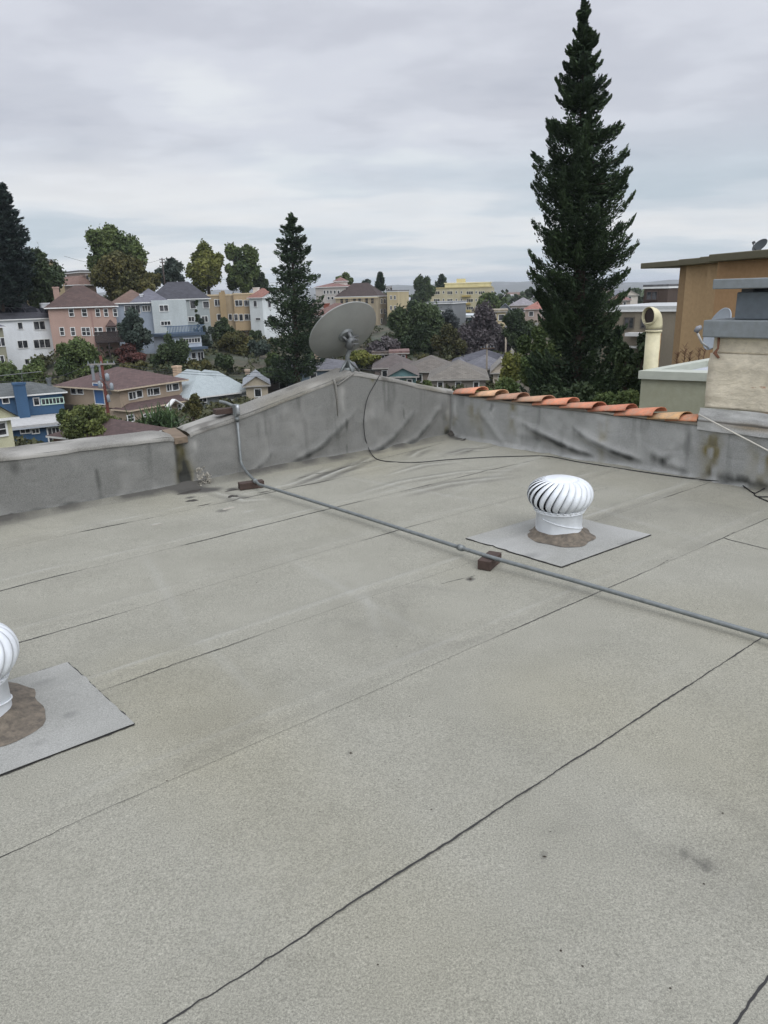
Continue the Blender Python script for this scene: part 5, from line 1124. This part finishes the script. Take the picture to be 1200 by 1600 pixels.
for i,t_ in enumerate(B):
    nm,lb,px,yt,yb,w_,d,cl,lf,lo=t_; big=(w_*(yb-yt))/6000
    broad(nm,lb,px,yt,yb,w_,d,cl,lf,300+i,nl=int(330+260*min(big,2.2)),lobes=lo,trunk=nm!='shrub',cat='tree' if nm!='shrub' else 'shrub')
# rough undergrowth covering the hillside
C=[];Ls=[]
for k in range(2600):
    a=rg.uniform(frus(-150),frus(960)); rr_=rg.uniform(70,205); x,y=rr_*math.sin(a),rr_*math.cos(a)
    if smooth_noise(np.array([x]),np.array([y]),.09,401)[0]<.33: continue
    z=float(terr(x,y)); R=rg.uniform(.35,1.25); n=46; p=unit(rg.normal(size=(n,3)))*rg.uniform(.4,1,(n,1))*np.array([R*1.3,R*1.3,R*.8])+np.array([x,y,z+R*.35]); C.append(p); Ls.append(np.full(n,R*.22+.05))
C=np.concatenate(C); l=np.concatenate(Ls); n=len(C); D=unit(rg.normal(size=(n,3))); S_=unit(np.cross(D,rg.normal(size=(n,3))))
tag(link('hillside_brush',npmesh('hillside_brush',quadcloud(C,D,S_,l,l*.7),n,rg.random(n)*.9),foliage((.022,.034,.016),(.055,.058,.028),(.085,.085,.04),scale=.08)),'dark scrubby undergrowth on the hillside gardens','undergrowth',kind='stuff')
# palm-like yucca in front of the tan house
g=np.random.default_rng(77); b=at(252,690,68); r=empty('yucca',b,0,'spiky green fan-leaved plant in front of the tan house','plant'); m=MB()
for i in range(150):
    az=g.random()*6.283; el=g.uniform(.15,1.4); L=g.uniform(1.4,2.6); o=np.array([g.normal()*.9,g.normal()*.5,.9+g.random()*.8]); d_=np.array([math.cos(az)*math.cos(el),math.sin(az)*math.cos(el),math.sin(el)]); s_=unit(np.cross(d_,[0,0,1.]))*.07
    m.add([o-s_,o+s_,o+d_*L*.6+s_*1.1,o+d_*L+np.array([0,0,-.15]),o+d_*L*.6-s_*1.1],[(0,1,2,3,4)])
m.build('fan_leaves',foliage((.04,.07,.03),(.07,.11,.04)),r); MB().tube([(0,0,-3),(0,0,1.2)],[.3,.25],8).build('stem',bark,r)
# bare saplings in front of the ochre building
m=MB(); g=np.random.default_rng(9); 
for i,px in enumerate((1056,1068,1076,1090,1098)):
    b=at(px,575,15.5); 
    r=empty('bare_sapling',b,0,['leftmost','second','third','fourth','rightmost'][i]+' of the thin brown saplings against the ochre wall','plant','thin saplings against the ochre wall'); m=MB()
    hgt=[.3,.42,.3,.36,.45][i]
    m.tube([(0,0,-1),(0,0,hgt*.5),(.03,0,hgt)],[.012,.008,.003],5)
    for k in range(26): z=hgt*g.uniform(.2,1); a=g.random()*6.28; l=g.uniform(.04,.1); m.tube([(0,0,z),(math.cos(a)*l,math.sin(a)*l,z+l*.8)],[.006,.002],4)
    m.build('stems',wood((96,70,48)),r)
# ---------------------------------------------------------------- poles and wires
def pole(label,px,yt,yb,d,rad_,mat,arms,extra=None,az=.3):
    t0=at(px,yt,d); b0=at(px,yb,d); r=empty('utility_pole',(t0[0],t0[1],b0[2]),0,label,'utility pole'); h=t0[2]-b0[2]
    MB().tube([(0,0,-4),(0,0,h)],[rad_,rad_*.75],10).build('pole',mat,r,True); c,s=math.cos(az),math.sin(az)
    for dz_,hl,ln in arms:
        o=MB(); o.add([(c*x-s*y,s*x+c*y,z) for z in (h-dz_-.07,h-dz_+.07) for x,y in ((-hl,-.06-rad_),(hl,-.06-rad_),(hl,.06-rad_),(-hl,.06-rad_))],[(0,3,2,1),(4,5,6,7),(0,1,5,4),(1,2,6,5),(2,3,7,6),(3,0,4,7)])
        a=o.build('crossarm',paint((150,146,140) if ln else (84,66,54),.8),r)
        for k in range(5):
            x=-hl*.92+hl*1.84*k/4; MB().tube([(c*x+s*rad_,s*x-c*rad_,h-dz_+.072),(c*x+s*rad_,s*x-c*rad_,h-dz_+.28)],[.05,.035],8).build('insulator',paint((150,160,168),.7,.3),a)
    return r,h
up,h=pole('reddish-brown utility pole with crossarms and transformers in front of the tan house roof',157,556,682,74,.17,wood((104,52,40),.8),[(.75,1.25,1)],az=.15)
for i,(x,z,rd) in enumerate(((.45,-2.3,.2),(-.35,-3.0,.17),(.75,-3.2,.17),(.3,-4.3,.15))):
    m=MB(); m.lathe([(rd*.7,0),(rd,.05),(rd,.6),(rd*.6,.66),(.04,.72)],14,(x,-.25,h+z)); m.build('transformer',paint((150,158,164),.7,.45),up,True)
m=MB(); 
for k in range(6): m.tube([(-.5+k*.2,-.2,h-1.5-.3*k),(.1+k*.1,-.3,h-2.2-.2*k),(.4+.05*k,-.2,h-3.6)],.02,5)
m.tube([(-.1,-.2,h-6.2),(-2.2,-.4,h-6.0),(-3.6,-.5,h-5.6)],.045,6); m.tube([(.1,-.2,h-6.3),(1.2,-.3,h-6.1)],.16,6)
m.build('service_loops',paint((70,72,76)),up)
pole('thin dark utility pole alone on the ridge above the charcoal roof',253,403,450,165,.16,wood((70,60,54)),[(.35,.55,0),(.9,.5,0)])
pole('weathered grey utility pole with short crossarm in the centre valley',761,538,585,100,.14,wood((120,112,100)),[(.5,1.0,0)])
pole('slim pale pole standing in front of the cream house left of the redwood',791,507,560,118,.16,wood((170,158,140)),[(.5,.3,0)])
wm=paint((40,42,44))
def wire(label,p,q,sag,r_):
    a=at(*p); b=at(*q); P=[a+(b-a)*k/14-np.array([0,0,sag*4*(k/14)*(1-k/14)]) for k in range(15)]
    m=MB(); m.tube(P,r_,5); tag(m.build('overhead_wire',wm,None),label,'wire')
wire('overhead wire running right from the reddish pole top toward the second conifer',(163,565,74),(520,566,92),1.2,.02)
wire('overhead wire crossing the sky on the ridge left of the thin pole',(100,400,150),(253,405,165),1.5,.025)
wire('overhead wire crossing the sky right of the thin ridge pole',(253,405,165),(440,440,200),2.0,.025)
wire('overhead wire crossing low in front of the garden slope',(163,570,74),(560,578,95),1.0,.02)
wire('overhead wire leaving the reddish pole to the left edge',(150,562,74),(-40,590,60),1.0,.02)
# ================================================================ SKY, AIR, LIGHT
w=bpy.data.worlds.new('World'); scn.world=w; w.use_nodes=True; nt=w.node_tree; nn=nt.nodes; bg=nn['Background']
def nd(t,**k):
    n=nn.new(t)
    for a,v in k.items(): setattr(n,a,v)
    return n
Lk=nt.links.new; tc=nd('ShaderNodeTexCoord'); sep=nd('ShaderNodeSeparateXYZ'); Lk(tc.outputs['Generated'],sep.inputs[0])
def mth(op,a,b=None,clamp=False):
    n=nd('ShaderNodeMath',operation=op,use_clamp=clamp)
    for i,v in enumerate((a,b)):
        if v is None: continue
        if isinstance(v,(int,float)): n.inputs[i].default_value=v
        else: Lk(v,n.inputs[i])
    return n.outputs[0]
zp=mth('MAXIMUM',sep.outputs[2],0.0); den=mth('ADD',zp,.10)
cx=mth('DIVIDE',sep.outputs[0],den); cy=mth('DIVIDE',sep.outputs[1],den); cmb=nd('ShaderNodeCombineXYZ'); Lk(cx,cmb.inputs[0]); Lk(cy,cmb.inputs[1])
def wn(scale,det,off,rough=.55,st=(1,1,1)):
    mp=nd('ShaderNodeMapping'); mp.inputs['Location'].default_value=off; mp.inputs['Scale'].default_value=st; Lk(cmb.outputs[0],mp.inputs[0]); n=nd('ShaderNodeTexNoise'); n.inputs['Scale'].default_value=scale; n.inputs['Detail'].default_value=det; n.inputs['Roughness'].default_value=rough; Lk(mp.outputs[0],n.inputs['Vector']); return n.outputs['Fac']
def rmp(f,st,interp='EASE'):
    r=nd('ShaderNodeValToRGB'); e=r.color_ramp.elements; r.color_ramp.interpolation=interp
    while len(e)<len(st): e.new(.5)
    for q,(p,c) in zip(e,st): q.position=p; q.color=(*(c if isinstance(c,tuple) else (c,)*3),1)
    Lk(f,r.inputs[0]); return r.outputs[0]
def mx(f,a,b,mode='MIX'):
    m=nd('ShaderNodeMix',data_type='RGBA',blend_type=mode)
    for i,v in ((0,f),(6,a),(7,b)):
        if isinstance(v,(int,float)): m.inputs[i].default_value=v
        elif isinstance(v,tuple): m.inputs[i].default_value=(*v,1)
        else: Lk(v,m.inputs[i])
    return m.outputs[2]
n1=wn(.5,3,(3.1,1.2,0),.45,(1,1.3,1)); n2=wn(1.7,4,(7.3,4.4,0),.5,(1,1.2,1))
ns=mth('ADD',mth('MULTIPLY',n1,.55),mth('MULTIPLY',n2,.45))
# cloud deck seen from below: thick grey-mauve parts, thin pale parts, a little clear blue low down
cl=rmp(ns,[(.36,lin((190,194,206))),(.46,lin((205,208,218))),(.54,lin((218,221,230))),(.64,lin((234,237,241)))])
low=rmp(zp,[(0.0,1.0),(.10,.85),(.20,.1),(.3,0.0)])
cl=mx(mth('MULTIPLY',low,.85),cl,rmp(wn(.55,4,(1.7,9.2,0),.5,(.8,1.2,1)),[(.38,lin((196,211,220))),(.46,lin((213,223,230))),(.54,lin((236,240,242))),(.64,lin((245,246,245)))]))
sky=nd('ShaderNodeTexSky',sky_type='NISHITA'); sky.sun_disc=False; sky.sun_elevation=math.radians(42); sky.sun_rotation=math.radians(150)
skc=mx(1.0,sky.outputs[0],(.10,.10,.10),'MULTIPLY')
cl=mx(.06,cl,skc)
# an overcast deck is brighter overhead than at the horizon
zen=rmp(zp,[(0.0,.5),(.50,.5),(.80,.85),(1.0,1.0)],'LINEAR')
# glow added to the cloud deck behind the camera, brightening facades that face it
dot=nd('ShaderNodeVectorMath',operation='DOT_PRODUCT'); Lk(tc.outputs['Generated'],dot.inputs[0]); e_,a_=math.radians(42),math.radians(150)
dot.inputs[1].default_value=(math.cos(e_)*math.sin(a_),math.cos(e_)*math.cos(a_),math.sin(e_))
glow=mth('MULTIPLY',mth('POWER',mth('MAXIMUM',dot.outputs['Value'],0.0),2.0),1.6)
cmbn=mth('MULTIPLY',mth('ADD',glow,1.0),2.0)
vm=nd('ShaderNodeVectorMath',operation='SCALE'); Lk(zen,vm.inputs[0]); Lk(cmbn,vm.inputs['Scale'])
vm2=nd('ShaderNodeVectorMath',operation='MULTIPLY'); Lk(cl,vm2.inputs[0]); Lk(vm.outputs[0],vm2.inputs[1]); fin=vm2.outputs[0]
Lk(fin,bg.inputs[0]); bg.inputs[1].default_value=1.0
sl=bpy.data.lights.new('sun','SUN'); sl.energy=.7; sl.angle=math.radians(25); sl.color=(1,.97,.93); so=bpy.data.objects.new('sun',sl); COL.objects.link(so)
el,azr=math.radians(42),math.radians(150)
dv=Vector((math.cos(el)*math.sin(azr),math.cos(el)*math.cos(azr),math.sin(el))); so.rotation_euler=dv.to_track_quat('Z','Y').to_euler()
if HAZE:
    m=MB(); m.box(-14500,14500,-14500,14500,-60,95); hz=m.build('haze',(lambda q:q)(bpy.data.materials.new('haze')),None); mt_=hz.data.materials[0]; mt_.use_nodes=True; t=mt_.node_tree; t.nodes.remove(t.nodes['Principled BSDF']); v=t.nodes.new('ShaderNodeVolumePrincipled'); v.inputs['Color'].default_value=(.82,.88,.95,1); v.inputs['Density'].default_value=HAZE; v.inputs['Anisotropy'].default_value=.2; t.links.new(v.outputs[0],t.nodes['Material Output'].inputs['Volume']); tag(hz,'pale bluish haze over the far plain','haze',kind='stuff')
vs=scn.view_settings; vs.view_transform='Standard'; vs.look='None'; vs.gamma=1; vs.exposure=0; vs.use_curve_mapping=False
scn.render.engine='CYCLES'
